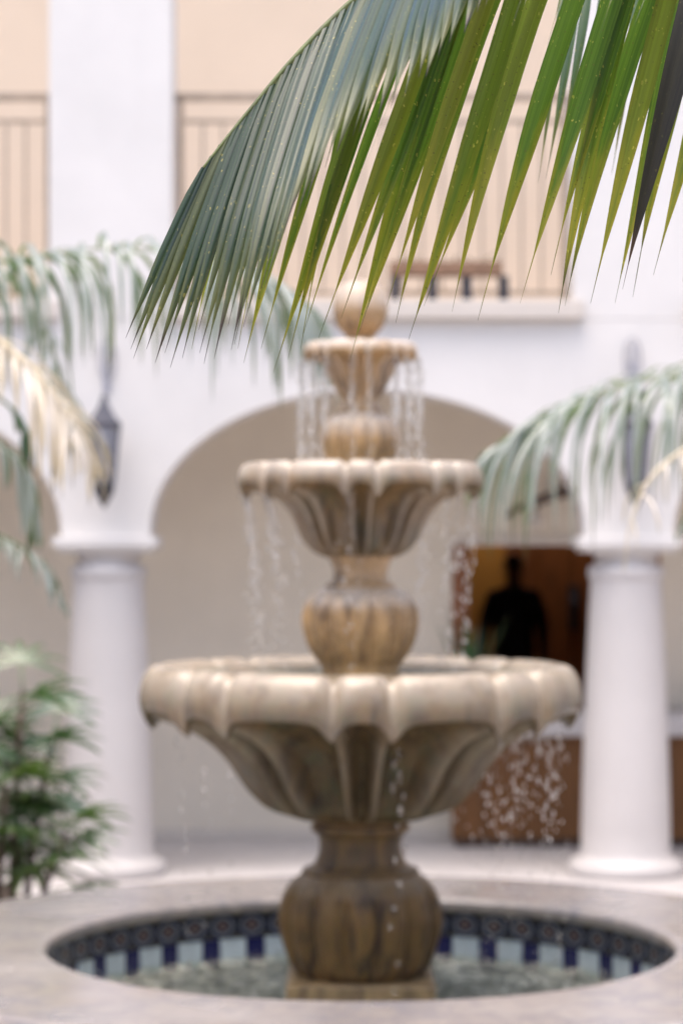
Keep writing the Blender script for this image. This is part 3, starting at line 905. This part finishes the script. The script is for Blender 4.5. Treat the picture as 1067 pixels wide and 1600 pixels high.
# falling water: beads strung on each run, more scattered the further they fall
def sphere_vf(seg=8, rings=5):
    V = [(0, 0, 1)]; Fc = []
    for i in range(1, rings):
        a = PI * i / rings
        for k in range(seg):
            b = 2 * PI * k / seg
            V.append((math.sin(a) * math.cos(b), math.sin(a) * math.sin(b), math.cos(a)))
    V.append((0, 0, -1)); last = len(V) - 1
    for k in range(seg): Fc.append((0, 1 + k, 1 + (k + 1) % seg))
    for i in range(rings - 2):
        for k in range(seg):
            a, b = 1 + i * seg + k, 1 + i * seg + (k + 1) % seg
            Fc.append((a, a + seg, b + seg, b))
    base = 1 + (rings - 2) * seg
    for k in range(seg): Fc.append((base + k, last, base + (k + 1) % seg))
    return V, Fc
SV, SF = sphere_vf()
rw = random.Random(5)
def drops(runs, label, name='falling_water'):
    V, Fc = [], []
    for (th, r0, y0, y1, n, spread, drift, size) in runs:
        for k in range(n):
            t = (k + rw.random()) / n
            ang = th + rw.gauss(0, spread * (0.25 + t))
            r = (r0 + drift * t) * K + rw.gauss(0, 0.006 + 0.02 * t * spread * 8)
            z = fz(y0) + (fz(y1) - fz(y0)) * (0.25 * t + 0.75 * t * t)
            s = size * rw.uniform(0.45, 1.3)
            if t < 0.35: s *= 0.6
            el = rw.uniform(2.0, 7.0) if t < 0.35 else (rw.uniform(1.2, 3.5) if t < 0.7 else rw.uniform(0.9, 2.0))
            c = Vector((XF + r * math.sin(ang), D - r * math.cos(ang), z))
            o = len(V)
            V += [(c.x + x * s, c.y + y * s, c.z + zz * s * el) for x, y, zz in SV]
            Fc += [tuple(i + o for i in q) for q in SF]
    ob = build(name, V, Fc, M['drop'], smooth=True)
    return props(ob, label, 'water', kind='stuff')
runs = []
for k in range(8):
    for sg in (-1, 1):
        runs.append((k * PI / 4 + sg * R(8.5) , 90, 562, 735, 56, 0.03, 6, 0.0052))
drops(runs, 'beads of water falling from the smallest top bowl')
runs = []
for k in range(8):
    for sg in (-1, 1):
        if (k, sg) in ((0, 1), (1, -1), (7, 1), (4, 1)): continue
        runs.append((k * PI / 4 + sg * R(8.5) + rw.uniform(-0.05, 0.05), 183, 772, 1045, rw.choice((36, 50, 70, 84)), 0.055, -22 + rw.uniform(-16, 8), 0.0054))
drops(runs, 'beads of water falling from the middle bowl into the lowest bowl')
runs = []
for a in (38, 44, 50, 55, 62, 128, 140):
    runs.append((R(a), 338, 1130, 1480, 56, 0.07, 8 + rw.uniform(-60, 0), 0.0037))
for a in (-130, -52, 8.5, 180, 220):
    runs.append((R(a), 338, 1140, 1490, 16, 0.02, -10, 0.006))
drops(runs, 'spray of water falling off the right side of the lowest bowl')
# splashes standing up from the pool
V, Fc = [], []
for k in range(420):
    a = rw.uniform(0, 2 * PI); r = R_IN * math.sqrt(rw.uniform(0.08, 0.9))
    s = rw.uniform(0.003, 0.009)
    c = Vector((XF + r * math.sin(a), D + r * math.cos(a), WATER_Z + abs(rw.gauss(0, 0.035)) + 0.004))
    o = len(V)
    V += [(c.x + x * s, c.y + y * s, c.z + z * s) for x, y, z in SV]
    Fc += [tuple(i + o for i in q) for q in SF]
props(build('water_splash', V, Fc, M['drop'], smooth=True), 'small splashing drops over the pool water', 'water', kind='stuff')

# ------------------------------------------------------------------ palms
def palm_trunk(root, base, top, r0, r1):
    n = 26; pts, rad = [], []
    for i in range(n * 2 + 1):
        t = i / (n * 2)
        p = base.lerp(top, t) + Vector((0.04 * math.sin(t * 3), 0.03 * math.sin(t * 2.2), 0))
        pts.append(p); rad.append((r0 + (r1 - r0) * t) * (1.0 if i % 2 else 1.06) * (1 + 0.5 * math.exp(-t * 12)))
    tube('trunk', pts, rad, M['trunk'], root, 16)
    T = (top - base).normalized()
    tube('crownshaft', [top, top + T * 0.12, top + T * 0.28, top + T * 0.4], [r1 * 1.05, r1 * 1.15, r1 * 0.8, r1 * 0.35], M['crownshaft'], root, 14)

def frond(parent, pts, n, L, mat, rmat, droop=1.0, width=0.035, r0=0.014, start=0.18, seg=8, rs=1, side_amt=0.8, fwd=0.45, gaps=0.0, gap_end=0.0, shorten=0.0, fwd_end=0.0, droop_end=0.0):
    """generic pinnate frond along pts (world); leaflets each side, falling by their own weight"""
    rr = random.Random(rs)
    P = catmull(pts, 40)
    o = tube('frond', P, [r0 * (1 - 0.82 * i / 40) for i in range(41)], rmat, parent, 7)
    for k in range(n):
        t = start + (1 - start) * (k + 0.5) / n
        for sg in (-1, 1):
            if rr.random() < gaps + gap_end * max(0.0, (t - 0.62) / 0.38): continue
            u = min(0.999, t + rr.uniform(-0.008, 0.008)) * 40
            i = int(u)
            p = P[i].lerp(P[min(40, i + 1)], u - i)
            T = (P[min(40, i + 1)] - P[max(0, i - 1)]).normalized()
            S = T.cross(Vector((0, 0, 1)))
            if S.length < 0.1: S = Vector((0, 1, 0))
            S.normalize()
            prof = math.sin(PI * min(1, 0.22 + 0.75 * (t - start) / (1 - start))) ** 0.6
            ll = L * prof * rr.uniform(0.72, 1.14) * (1 - shorten * max(0.0, (t - 0.5) / 0.5))
            te = max(0.0, (t - 0.55) / 0.45)
            d = (S * sg * side_amt * (1 - 0.4 * te * (fwd_end > 0)) + T * (fwd + fwd_end * te) + Vector((0, 0, 0.15)) + Vector((rr.uniform(-.28, .28), rr.uniform(-.25, .25), rr.uniform(-.12, .15)))).normalized()
            dr = droop * rr.uniform(0.72, 1.25) * (1 - droop_end * te)
            lp, dirv = [], d.copy(); q = p.copy(); step = ll / seg
            for j in range(seg + 1):
                lp.append(q.copy())
                tt = j / seg
                dirv = (d * (1 - min(1, tt * 1.15 * dr)) ** 1.3 + Vector((0, 0, -1)) * min(1.0, 0.12 + tt * 1.5 * dr)).normalized()
                q += dirv * step
            wid = [width * max(0.03, min(1, 0.3 + 2.6 * j / seg) * (1 - j / seg) ** 0.55) for j in range(seg + 1)]
            side = T * 1.0 + S * rr.uniform(-0.35, 0.35)
            leaf_from('leaflet', lp, [side] * (seg + 1), wid, mat, o, 0.22, 4, S * sg + Vector((0, 0, 0.4)))
    return o

# --- the palm on the left
LY = 10.7
lb = at(-330, 0, LY); lb.z = 0.03
lt = at(-300, 640, LY)
palmL = empty('palm_tree', (lb.x, lb.y, 0.03), 'palm with grey green and straw coloured fronds at the left edge', 'palm')
palm_trunk(palmL, lb, lt, 0.085, 0.06)
cr = lt + Vector((0.0, 0, 0.36))
A_ = lambda x, y, dy=0.0: at(x, y, LY + dy)
frond(palmL, [cr, A_(-190, 470), A_(-60, 418, -.1), A_(80, 396, -.2), A_(230, 386, -.3), A_(350, 405, -.38), A_(450, 455, -.42), A_(520, 535, -.45)], 44, 0.80, M['leaf_far'], M['rachis_pale'], 1.1, 0.034, 0.010, 0.25, rs=3, gaps=0.02, fwd_end=0.4, side_amt=0.6)
frond(palmL, [cr, A_(-180, 500, -.3), A_(-60, 500, -.5), A_(30, 555, -.6), A_(84, 612, -.65), A_(118, 662, -.7), A_(138, 700, -.7)], 24, 0.50, M['leaf_dry'], M['rachis_dry'], 0.8, 0.042, 0.016, 0.25, rs=4, fwd=0.7)
frond(palmL, [cr, A_(-160, 380, .2), A_(-60, 350, .3), A_(20, 400, .3), A_(60, 490, .3), A_(100, 600, .25), A_(120, 700, .2)], 20, 0.42, M['leaf_far'], M['rachis'], 1.0, 0.034, 0.014, 0.2, rs=5)
frond(palmL, [cr, A_(-200, 640, -.2), A_(-90, 650, -.3), A_(0, 690, -.3), A_(45, 750, -.3), A_(62, 830, -.3)], 16, 0.34, M['leaf_far'], M['rachis'], 1.2, 0.04, 0.014, 0.3, rs=6)
frond(palmL, [cr, A_(-190, 780, -.3), A_(-80, 810, -.4), A_(10, 840, -.45), A_(70, 885, -.5), A_(104, 950, -.5)], 18, 0.22, M['leaf_far'], M['rachis'], 0.8, 0.026, 0.012, 0.3, rs=7)
frond(palmL, [cr, A_(-200, 610, .1), A_(-60, 600, .2), A_(20, 640, .2), A_(44, 720, .2), A_(46, 860, .2)], 16, 0.24, M['leaf_fan'], M['rachis'], 1.2, 0.03, 0.014, 0.55, rs=8, side_amt=0.25, fwd=1.0)
for k, (ax, ay, az) in enumerate(((-1.2, 0.1, 0.1), (-0.6, 0.9, 0.3), (-0.7, -0.8, 0.2), (-0.1, 1.0, 0.5))):
    e = cr + Vector((ax, ay, az - 0.25))
    frond(palmL, [cr, cr.lerp(e, 0.35) + Vector((0, 0, 0.28)), cr.lerp(e, 0.7) + Vector((0, 0, 0.2)), e + Vector((ax, ay, 0)) * 0.15 - Vector((0, 0, 0.3))], 14, 0.5, M['leaf_far'], M['rachis'], 1.1, 0.036, 0.015, 0.2, rs=20 + k)

# --- the palm on the right
RYp = 11.0
rb = at(1420, 0, RYp); rb.z = 0.03
rt_ = at(1400, 760, RYp)
palmR = empty('palm_tree', (rb.x, rb.y, 0.03), 'palm with a long grey green frond arching in from the right edge', 'palm')
palm_trunk(palmR, rb, rt_, 0.085, 0.06)
cr2 = rt_ + Vector((0, 0, 0.36))
B_ = lambda x, y, dy=0.0: at(x, y, RYp + dy)
frond(palmR, [cr2, B_(1290, 585), B_(1180, 572, -.1), B_(1067, 583, -.2), B_(950, 612, -.3), B_(870, 643, -.35), B_(810, 678, -.4), B_(768, 702, -.42)], 48, 0.98, M['leaf_far'], M['rachis_pale'], 1.05, 0.030, 0.010, 0.22, rs=9, fwd=0.4, gaps=0.0, gap_end=0.68, shorten=0.5, fwd_end=1.3, droop_end=0.5, side_amt=0.55)
frond(palmR, [cr2, B_(1280, 660, -.4), B_(1150, 668, -.6), B_(1067, 704, -.7), B_(1012, 752, -.75), B_(985, 815, -.8), B_(976, 880, -.8)], 16, 0.30, M['leaf_dry'], M['rachis_dry'], 1.0, 0.02, 0.016, 0.2, rs=10, gaps=0.55)
frond(palmR, [cr2, B_(1290, 720, -.2), B_(1180, 730, -.3), B_(1100, 765, -.3), B_(1062, 830, -.3)], 12, 0.25, M['leaf_far'], M['rachis'], 1.0, 0.034, 0.014, 0.2, rs=12)
for k, (ax, ay, az) in enumerate(((1.2, 0.1, 0.1), (0.6, 0.9, 0.3), (0.7, -0.8, 0.2), (0.1, 1.0, 0.5))):
    e = cr2 + Vector((ax, ay, az - 0.25))
    frond(palmR, [cr2, cr2.lerp(e, 0.35) + Vector((0, 0, 0.28)), cr2.lerp(e, 0.7) + Vector((0, 0, 0.2)), e + Vector((ax, ay, 0)) * 0.15 - Vector((0, 0, 0.3))], 14, 0.5, M['leaf_far'], M['rachis'], 1.1, 0.036, 0.015, 0.2, rs=30 + k)

# --- lady palm clump in front of the left column
def fan_leaf(parent, tip_of_stalk, d, nb, L, rr, mat):
    """one fan: blades joined at the stalk end"""
    d = d.normalized()
    S = d.cross(Vector((0, 0, 1)))
    if S.length < 0.1: S = Vector((1, 0, 0))
    S.normalize(); U = S.cross(d).normalized()
    V, Fc, UV = [], [], []
    for k in range(nb):
        a = (k / (nb - 1) - 0.5) * R(175)
        bd = (d * math.cos(a) + S * math.sin(a) + U * 0.18 * math.cos(a)).normalized()
        ll = L * (0.75 + 0.25 * math.cos(a)) * rr.uniform(0.9, 1.1)
        seg = 5
        pts, wid, sides = [], [], []
        sv = (S * math.cos(a) - d * math.sin(a)).normalized()
        for i in range(seg + 1):
            t = i / seg
            pts.append(tip_of_stalk + bd * (ll * t) - Vector((0, 0, 1)) * (ll * 0.42 * t * t))
            wid.append(0.052 * max(0.18, min(1, 0.25 + 2.2 * t) * (1 - t) ** 0.35)); sides.append(sv)
        v, f, uv = leaf_vf(pts, sides, wid, 0.2, 2)
        o = len(V); V += v; UV += uv; Fc += [tuple(i + o for i in q) for q in f]
    return build('leaf', V, Fc, mat, parent, smooth=True, uvs=UV)

def lady_palm(bx, by, stems, label, rs):
    rr = random.Random(rs)
    root = empty('lady_palm', (bx, by, 0.05), label, 'plant', 'lady palms by the left column')
    for (dx, dy, h, lx, ly) in stems:
        b = Vector((bx + dx, by + dy, 0.03)); tpt = b + Vector((lx, ly, h))
        st = tube('stem', [b, b.lerp(tpt, 0.5) + Vector((lx * -0.15, 0, 0)), tpt], [0.022, 0.019, 0.014], M['cane'], root, 8)
        nl = 7
        for k in range(nl):
            t = 0.4 + 0.6 * k / (nl - 1)
            p = b.lerp(tpt, t)
            a = k * 2.4 + rr.uniform(-0.4, 0.4)
            el = 0.25 + 0.9 * (k / nl)
            d = Vector((math.cos(a), math.sin(a), el)).normalized()
            sl = rr.uniform(0.12, 0.22)
            q = p + d * sl
            tube('leaf_stalk', [p, p + d * sl * 0.5, q], 0.005, M['crownshaft'], root, 5)
            fan_leaf(root, q, d + Vector((0, 0, -0.15)), rr.choice((7, 8, 9)), rr.uniform(0.27, 0.36), rr, M['leaf_fan'])
    return root
pbx = at(40, 0, 12.6).x
lady_palm(pbx - 0.06, 12.5, [(0.0, 0, 1.22, 0.06, 0.0), (-0.2, 0.1, 1.0, -0.04, 0.0), (0.14, -0.1, 0.5, 0.16, -0.05), (-0.05, -0.15, 0.75, 0.06, -0.1), (0.05, 0.12, 0.95, 0.14, 0.05)], 'green lady palm clump in front of the left column, the fuller one', 41)
lady_palm(pbx - 0.44, 12.8, [(0.0, 0, 1.05, -0.1, 0.0), (0.14, 0.0, 0.75, 0.1, -0.06), (-0.2, 0, 1.1, -0.1, 0), (0.1, -0.1, 0.95, 0.1, 0)], 'green lady palm at the left edge beside the fuller clump', 42)

# --- the palm nearest the camera: its frond hangs into the top of the picture
pb = Vector((1.75, 4.9, 0.03)); ptp = Vector((1.62, 4.85, 2.45))
palmF = empty('palm_tree', tuple(pb), 'palm whose sharp green frond hangs across the top of the picture', 'palm')
palm_trunk(palmF, pb, ptp, 0.09, 0.065)
FD = FOCUS
rp = [(1560, 60, 4.85), (1440, -110, 4.8), (1250, -205, 4.72), (1080, -215, 4.66), (940, -195, 4.62), (820, -160, 4.60), (712, -112, 4.58), (618, -54, 4.57), (536, 15, 4.56), (460, 91, 4.55), (395, 167, 4.54), (349, 223, 4.53), (318, 262, 4.52)]
RPW = [at(x, y, d) for x, y, d in rp]
rach = catmull([ptp + Vector((0, 0, 0.35))] + RPW, 80)
fr1 = tube('frond', rach, [0.016 - 0.0135 * (i / 80) for i in range(81)], M['rachis'], palmF, 8)

def rach_at(x):
    """point of the rachis at photo column x"""
    for i in range(len(rp) - 1):
        if rp[i][0] >= x >= rp[i + 1][0]:
            t = (rp[i][0] - x) / (rp[i][0] - rp[i + 1][0])
            return [rp[i][j] + (rp[i + 1][j] - rp[i][j]) * t for j in range(3)]
    return list(rp[-1])

rf_ = random.Random(77)
def leaflet_px(parent, root, tip, wpx, bow=0.0, near=0.0, end=0.0, tw0=0.0, tw1=0.0, mat=None, nref=(0, -1, 0.25), tail=0.1, seg=18, fold=0.16, curve=2.0, lin=False, lin2=False):
    """root (x,y,depth), tip (x,y); near: how far the blade first swings towards (+) or away from (-) the camera"""
    x0, y0, d0 = root
    x1, y1 = tip
    ln = math.hypot(x1 - x0, y1 - y0)
    nx, ny = (y1 - y0) / ln, -(x1 - x0) / ln
    pts, sides, wid = [], [], []
    for i in range(seg + 1):
        t = i / seg
        b = bow * ln * 4 * t * (1 - t)
        if lin:                                # straight out and down, then bending over to hang
            q = t if t < 0.5 else 0.5 + 0.5 * (1 - (1 - (t - 0.5) / 0.5) ** 2) * 0.5
            dep = d0 - near * q / 0.75
        else:
            dep = d0 - near * (1 - (1 - t) ** curve) - end * t * t
        pts.append(at(x0 + (x1 - x0) * t + nx * b, y0 + (y1 - y0) * t + ny * b, dep))
    N0 = Vector(nref).normalized()
    for i in range(seg + 1):
        t = i / seg
        T = (pts[min(i + 1, seg)] - pts[max(i - 1, 0)]).normalized()
        N = (N0 - T * N0.dot(T)).normalized()
        S = T.cross(N)
        S = Matrix.Rotation(tw0 + (tw1 - tw0) * t, 3, T) @ S
        sides.append(S)
        base = min(1.0, 0.34 + 2.4 * t)
        body = max(0.0, 1 - (t / (1 - tail * 0.55)) ** 1.9)
        if lin or lin2:
            base = min(1.0, 0.45 + 3.2 * t)
            body = 1.0 if t < 0.5 else max(0.0, 1 - ((t - 0.5) / (0.5 - tail * 0.3)) ** 1.5)
        w = wpx * base * body * FD / F_PX
        wid.append(max(w, 0.0016 if t < 0.985 else 0.0006))
    return leaf_from('leaflet', pts, sides, wid, mat or M['leaf'], parent, fold, 4, N0)

# near side: shiny upper faces, swinging out towards the camera before they hang
def lerp_tab(tab, x):
    for a, b in zip(tab, tab[1:]):
        if a[0] <= x <= b[0]:
            t = (x - a[0]) / (b[0] - a[0])
            return [a[j] + (b[j] - a[j]) * t for j in range(1, len(a))]
    return list(tab[-1][1:])
#            root x, tip x, tip y, swing, width
NEAR = [(318, 196, 538, 0.03, 20), (345, 212, 556, 0.05, 24), (372, 240, 566, 0.08, 24), (420, 284, 568, 0.13, 25), (470, 330, 566, 0.20, 27), (505, 362, 556, 0.27, 29),
        (545, 404, 465, 0.38, 30), (585, 448, 365, 0.46, 31), (625, 505, 272, 0.50, 32), (665, 566, 205, 0.52, 32), (715, 648, 140, 0.54, 33), (770, 706, 60, 0.55, 33), (830, 770, 10, 0.55, 33)]
NN = 38
for k in range(NN):
    x0 = 318 + (830 - 318) * k / (NN - 1)
    tx, ty, sw, w = lerp_tab(NEAR, x0)
    r3 = rach_at(x0)
    short = rf_.random() < 0.12
    ty2 = ty + rf_.uniform(-18, 8) - (60 if short else 0)
    tx2 = tx + (ty - ty2) * 0.3 + rf_.uniform(-4, 4)
    leaflet_px(fr1, (x0, r3[1], r3[2]), (tx2, ty2), w * 0.69, bow=-0.012 + rf_.uniform(-0.006, 0.006), near=sw, tw0=rf_.uniform(-0.3, 0.3), tw1=rf_.uniform(-0.35, 0.35) + (0.8 if x0 > 540 and k % 3 == 0 else 0),
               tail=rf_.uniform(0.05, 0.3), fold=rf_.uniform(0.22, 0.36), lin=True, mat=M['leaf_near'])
# far side: seen from beneath with the light coming through
far_list = [(520, 381, 567, 34), (566, 408, 545, 26), (606, 427, 583, 38), (632, 450, 561, 32), (660, 474, 522, 22), (690, 498, 528, 36), (708, 533, 497, 34), (722, 547, 563, 40), (735, 560, 522, 40), (765, 604, 478, 34), (784, 618, 505, 32), (802, 638, 531, 42), (838, 662, 478, 38), (852, 706, 487, 42), (905, 746, 501, 43), (958, 812, 474, 44),
            (985, 860, 430, 34), (990, 872, 489, 36), (1030, 882, 478, 44), (1043, 922, 474, 42), (1064, 960, 474, 40), (1094, 988, 464, 40), (1130, 1020, 430, 40), (1170, 1066, 440, 40), (1215, 1110, 450, 40), (1262, 1160, 440, 40)]
for i, (xt, x1, y1, w) in enumerate(far_list):
    sl = (xt - x1) / y1
    x0 = xt + sl * 150
    r3 = rach_at(min(1540, x0))
    x0 = xt - sl * r3[1]
    r3 = rach_at(min(1540, x0))
    leaflet_px(fr1, (x0, r3[1], r3[2]), (x1, y1), w * 0.80, bow=rf_.uniform(-0.02, 0.012) - 0.006, near=-0.16 + rf_.uniform(-0.05, 0.08), end=0.10 + rf_.uniform(0, 0.08),
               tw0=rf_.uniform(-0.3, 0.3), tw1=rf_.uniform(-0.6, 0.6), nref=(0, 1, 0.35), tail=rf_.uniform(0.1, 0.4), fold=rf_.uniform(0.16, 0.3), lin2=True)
# far-side ones glimpsed behind the shiny left half
for i, (x0, x1, y1, w) in enumerate([(398, 300, 545, 20), (486, 372, 545, 22), (598, 470, 545, 30)]):
    r3 = rach_at(x0)
    leaflet_px(fr1, (x0, r3[1], r3[2]), (x1, y1), w, bow=-0.015, near=-0.18, end=0.1, tw0=0.1, tw1=rf_.uniform(-0.7, 0.7), nref=(0, 1, 0.35), tail=0.25)
# near-side blades of the right half: twisted, closer to the lens, ending high
for (x0, x1, y1, w, tw) in [(760, 575, 250, 16, 1.4), (900, 800, 40, 34, 1.0), (960, 855, 70, 34, 1.2), (1050, 935, 60, 34, 1.3), (1120, 990, 40, 34, 1.0)]:
    r3 = rach_at(x0)
    leaflet_px(fr1, (x0, r3[1], r3[2]), (x1, y1), w, bow=-0.03, near=0.5, end=0.02, tw0=0.1, tw1=tw, tail=0.3)
# the nearly black blade at the right edge
r3 = rach_at(1150)
leaflet_px(fr1, (1150, r3[1], r3[2]), (972, 452), 62, bow=-0.01, near=0.10, end=0.0, tw0=0.1, tw1=0.5, mat=M['leaf_brown'], tail=0.1)

# a second frond of the same palm, further back
rp2 = [(1560, 80, 4.95), (1400, -150, 5.1), (1200, -170, 5.2), (1050, -110, 5.25), (930, -70, 5.25), (850, -20, 5.25), (790, 40, 5.25)]
r2w = catmull([ptp + Vector((0, 0.02, 0.35))] + [at(*p) for p in rp2], 50)
fr2 = tube('frond', r2w, [0.014 - 0.011 * (i / 50) for i in range(51)], M['rachis'], palmF, 7)
for (x0, y0, x1, y1, w) in [(880, -35, 840, 285, 16), (905, -50, 852, 280, 22), (925, -65, 872, 250, 20), (950, -75, 905, 262, 24), (962, -80, 915, 290, 20), (985, -90, 932, 250, 24), (1005, -95, 955, 272, 22), (1030, -105, 985, 230, 24), (1060, -115, 1030, 260, 24), (1100, -130, 1072, 250, 26), (1130, -140, 1100, 260, 26)]:
    leaflet_px(fr2, (x0, y0, 5.25), (x1, y1), w, bow=0.01, near=0.08, end=-0.05, tw0=0.2, tw1=rf_.uniform(-0.5, 0.5), tail=0.15, seg=12)
for k, (ax, ay) in enumerate(((1.0, 0.3), (0.6, -0.8), (0.5, 0.9))):
    c3 = ptp + Vector((0, 0, 0.36)); e = c3 + Vector((ax, ay, -0.1))
    frond(palmF, [c3, c3.lerp(e, 0.35) + Vector((0, 0, 0.3)), c3.lerp(e, 0.7) + Vector((0, 0, 0.25)), e + Vector((ax, ay, -0.8)) * 0.2], 14, 0.55, M['leaf'], M['rachis'], 1.1, 0.04, 0.015, 0.2, rs=50 + k)

# ------------------------------------------------------------------ the person behind the counter
def person_mat():
    t = NT('person_cloth_and_skin'); o = t.obj()
    s = t.n('ShaderNodeSeparateXYZ', {0: o})
    z = s.outputs[2]
    ax = t.math('ABSOLUTE', s.outputs[0])
    head = t.math('GREATER_THAN', z, 1.485)
    hand = t.math('MULTIPLY', t.math('LESS_THAN', z, 0.86), t.math('GREATER_THAN', ax, 0.2))
    skin = t.math('MAXIMUM', head, hand)
    fab = t.noise(t.mapping(o, (1, 1, 1)), 35, 4)
    shirt = t.mix(fab, (0.012, 0.011, 0.014), (0.02, 0.018, 0.022))
    trous = t.mix(fab, (0.016, 0.015, 0.018), (0.026, 0.024, 0.028))
    c = t.mix(t.math('LESS_THAN', z, 0.95), shirt, trous)
    c = t.mix(skin, c, (0.16, 0.085, 0.055))
    return t.done(t.bsdf(Base_Color=c, Roughness=0.8, Normal=t.bump(fab, 0.3, 0.004)))

PY = 20.4
ppos = at(802, 850, PY); ppos.z = RZ0
per = empty('person', tuple(ppos), 'person in dark clothes standing inside the doorway behind the counter', 'person')
joints, edges, rad = [], [], []
def J(x, y, z, rx, ry=None, frm=None):
    joints.append((x, y, z)); rad.append((rx, ry or rx))
    if frm is not None: edges.append((frm, len(joints) - 1))
    return len(joints) - 1
pel = J(0, 0, 0.96, 0.18, 0.125)
wa = J(0, 0, 1.10, 0.185, 0.12, pel)
ch = J(0, 0.0, 1.27, 0.205, 0.135, wa)
sh = J(0, 0.01, 1.40, 0.16, 0.10, ch)
nk = J(0, 0.01, 1.49, 0.058, 0.058, sh)
jw = J(0, -0.005, 1.57, 0.068, 0.078, nk)
hd = J(0, 0.0, 1.66, 0.078, 0.098, jw)
J(0, 0.005, 1.735, 0.055, 0.07, hd)
for sg in (-1, 1):
    a = J(sg * 0.17, 0.01, 1.40, 0.085, 0.08, sh)
    b = J(sg * 0.225, 0.01, 1.26, 0.070, 0.068, a)
    c = J(sg * 0.245, 0.02, 1.12, 0.055, 0.055, b)
    d = J(sg * 0.25, -0.03, 0.98, 0.04, 0.04, c)
    e = J(sg * 0.25, -0.07, 0.86, 0.028, 0.03, d)
    h = J(sg * 0.25, -0.085, 0.80, 0.026, 0.036, e)
    for q, (fy, lz) in enumerate(((-0.032, 0.075), (-0.011, 0.088), (0.010, 0.082), (0.030, 0.066))):
        f1 = J(sg * 0.25, -0.09 + fy, 0.765, 0.010, 0.010, h)
        f2 = J(sg * 0.245, -0.10 + fy, 0.765 - lz * 0.5, 0.0088, 0.0088, f1)
        J(sg * 0.235, -0.10 + fy, 0.765 - lz, 0.0075, 0.0075, f2)
    t1 = J(sg * 0.245, -0.13, 0.80, 0.011, 0.011, h)
    J(sg * 0.235, -0.15, 0.765, 0.009, 0.009, t1)
    hp = J(sg * 0.09, 0, 0.88, 0.095, 0.10, pel)
    th_ = J(sg * 0.10, 0, 0.70, 0.082, 0.085, hp)
    kn = J(sg * 0.105, -0.01, 0.48, 0.058, 0.06, th_)
    ca = J(sg * 0.108, 0.015, 0.33, 0.055, 0.06, kn)
    an = J(sg * 0.11, 0.02, 0.09, 0.04, 0.045, ca)
    he = J(sg * 0.112, -0.02, 0.045, 0.042, 0.04, an)
    J(sg * 0.12, -0.16, 0.032, 0.04, 0.03, he)
me = bpy.data.meshes.new('body')
me.from_pydata(joints, edges, [])
body = link('body', me, per)
sm = body.modifiers.new('Skin', 'SKIN')
sm.use_smooth_shade = True
if not me.skin_vertices: me.skin_vertices.new()
for i, sv in enumerate(me.skin_vertices[0].data):
    sv.radius = rad[i]; sv.use_root = (i == 0)
body.modifiers.new('Subdivision', 'SUBSURF').levels = 2
body.modifiers['Subdivision'].render_levels = 2
me.materials.append(person_mat())
def ell(name, c, r, mat, parent, seg=14, rings=9, cut=None):
    V, Fc = sphere_vf(seg, rings)
    vv = [(WP[per.name].x + c[0] + x * r[0], WP[per.name].y + c[1] + y * r[1], WP[per.name].z + c[2] + (z if cut is None else max(z, cut)) * r[2]) for x, y, z in V]
    return build(name, vv, Fc, mat, parent, smooth=True)
hairm = simple('dark_hair', (0.012, 0.009, 0.008), 0.5, 0, 0.4, 60)
skinm = simple('skin', (0.16, 0.085, 0.055), 0.6, 0, 0.1)
eyem = simple('eye', (0.05, 0.04, 0.04), 0.2, 0, 0.1)
ell('hair', (0, 0.014, 1.685), (0.088, 0.104, 0.085), hairm, per, cut=-0.15)
ell('nose', (0, -0.098, 1.615), (0.014, 0.022, 0.026), skinm, per, 8, 6)
for sg in (-1, 1):
    ell('ear', (sg * 0.084, 0.01, 1.63), (0.012, 0.022, 0.034), skinm, per, 8, 6)
    ell('eye', (sg * 0.032, -0.090, 1.648), (0.014, 0.010, 0.008), eyem, per, 8, 6)
ell('mouth', (0, -0.086, 1.572), (0.026, 0.010, 0.008), simple('lips', (0.12, 0.04, 0.035), 0.5), per, 8, 6)
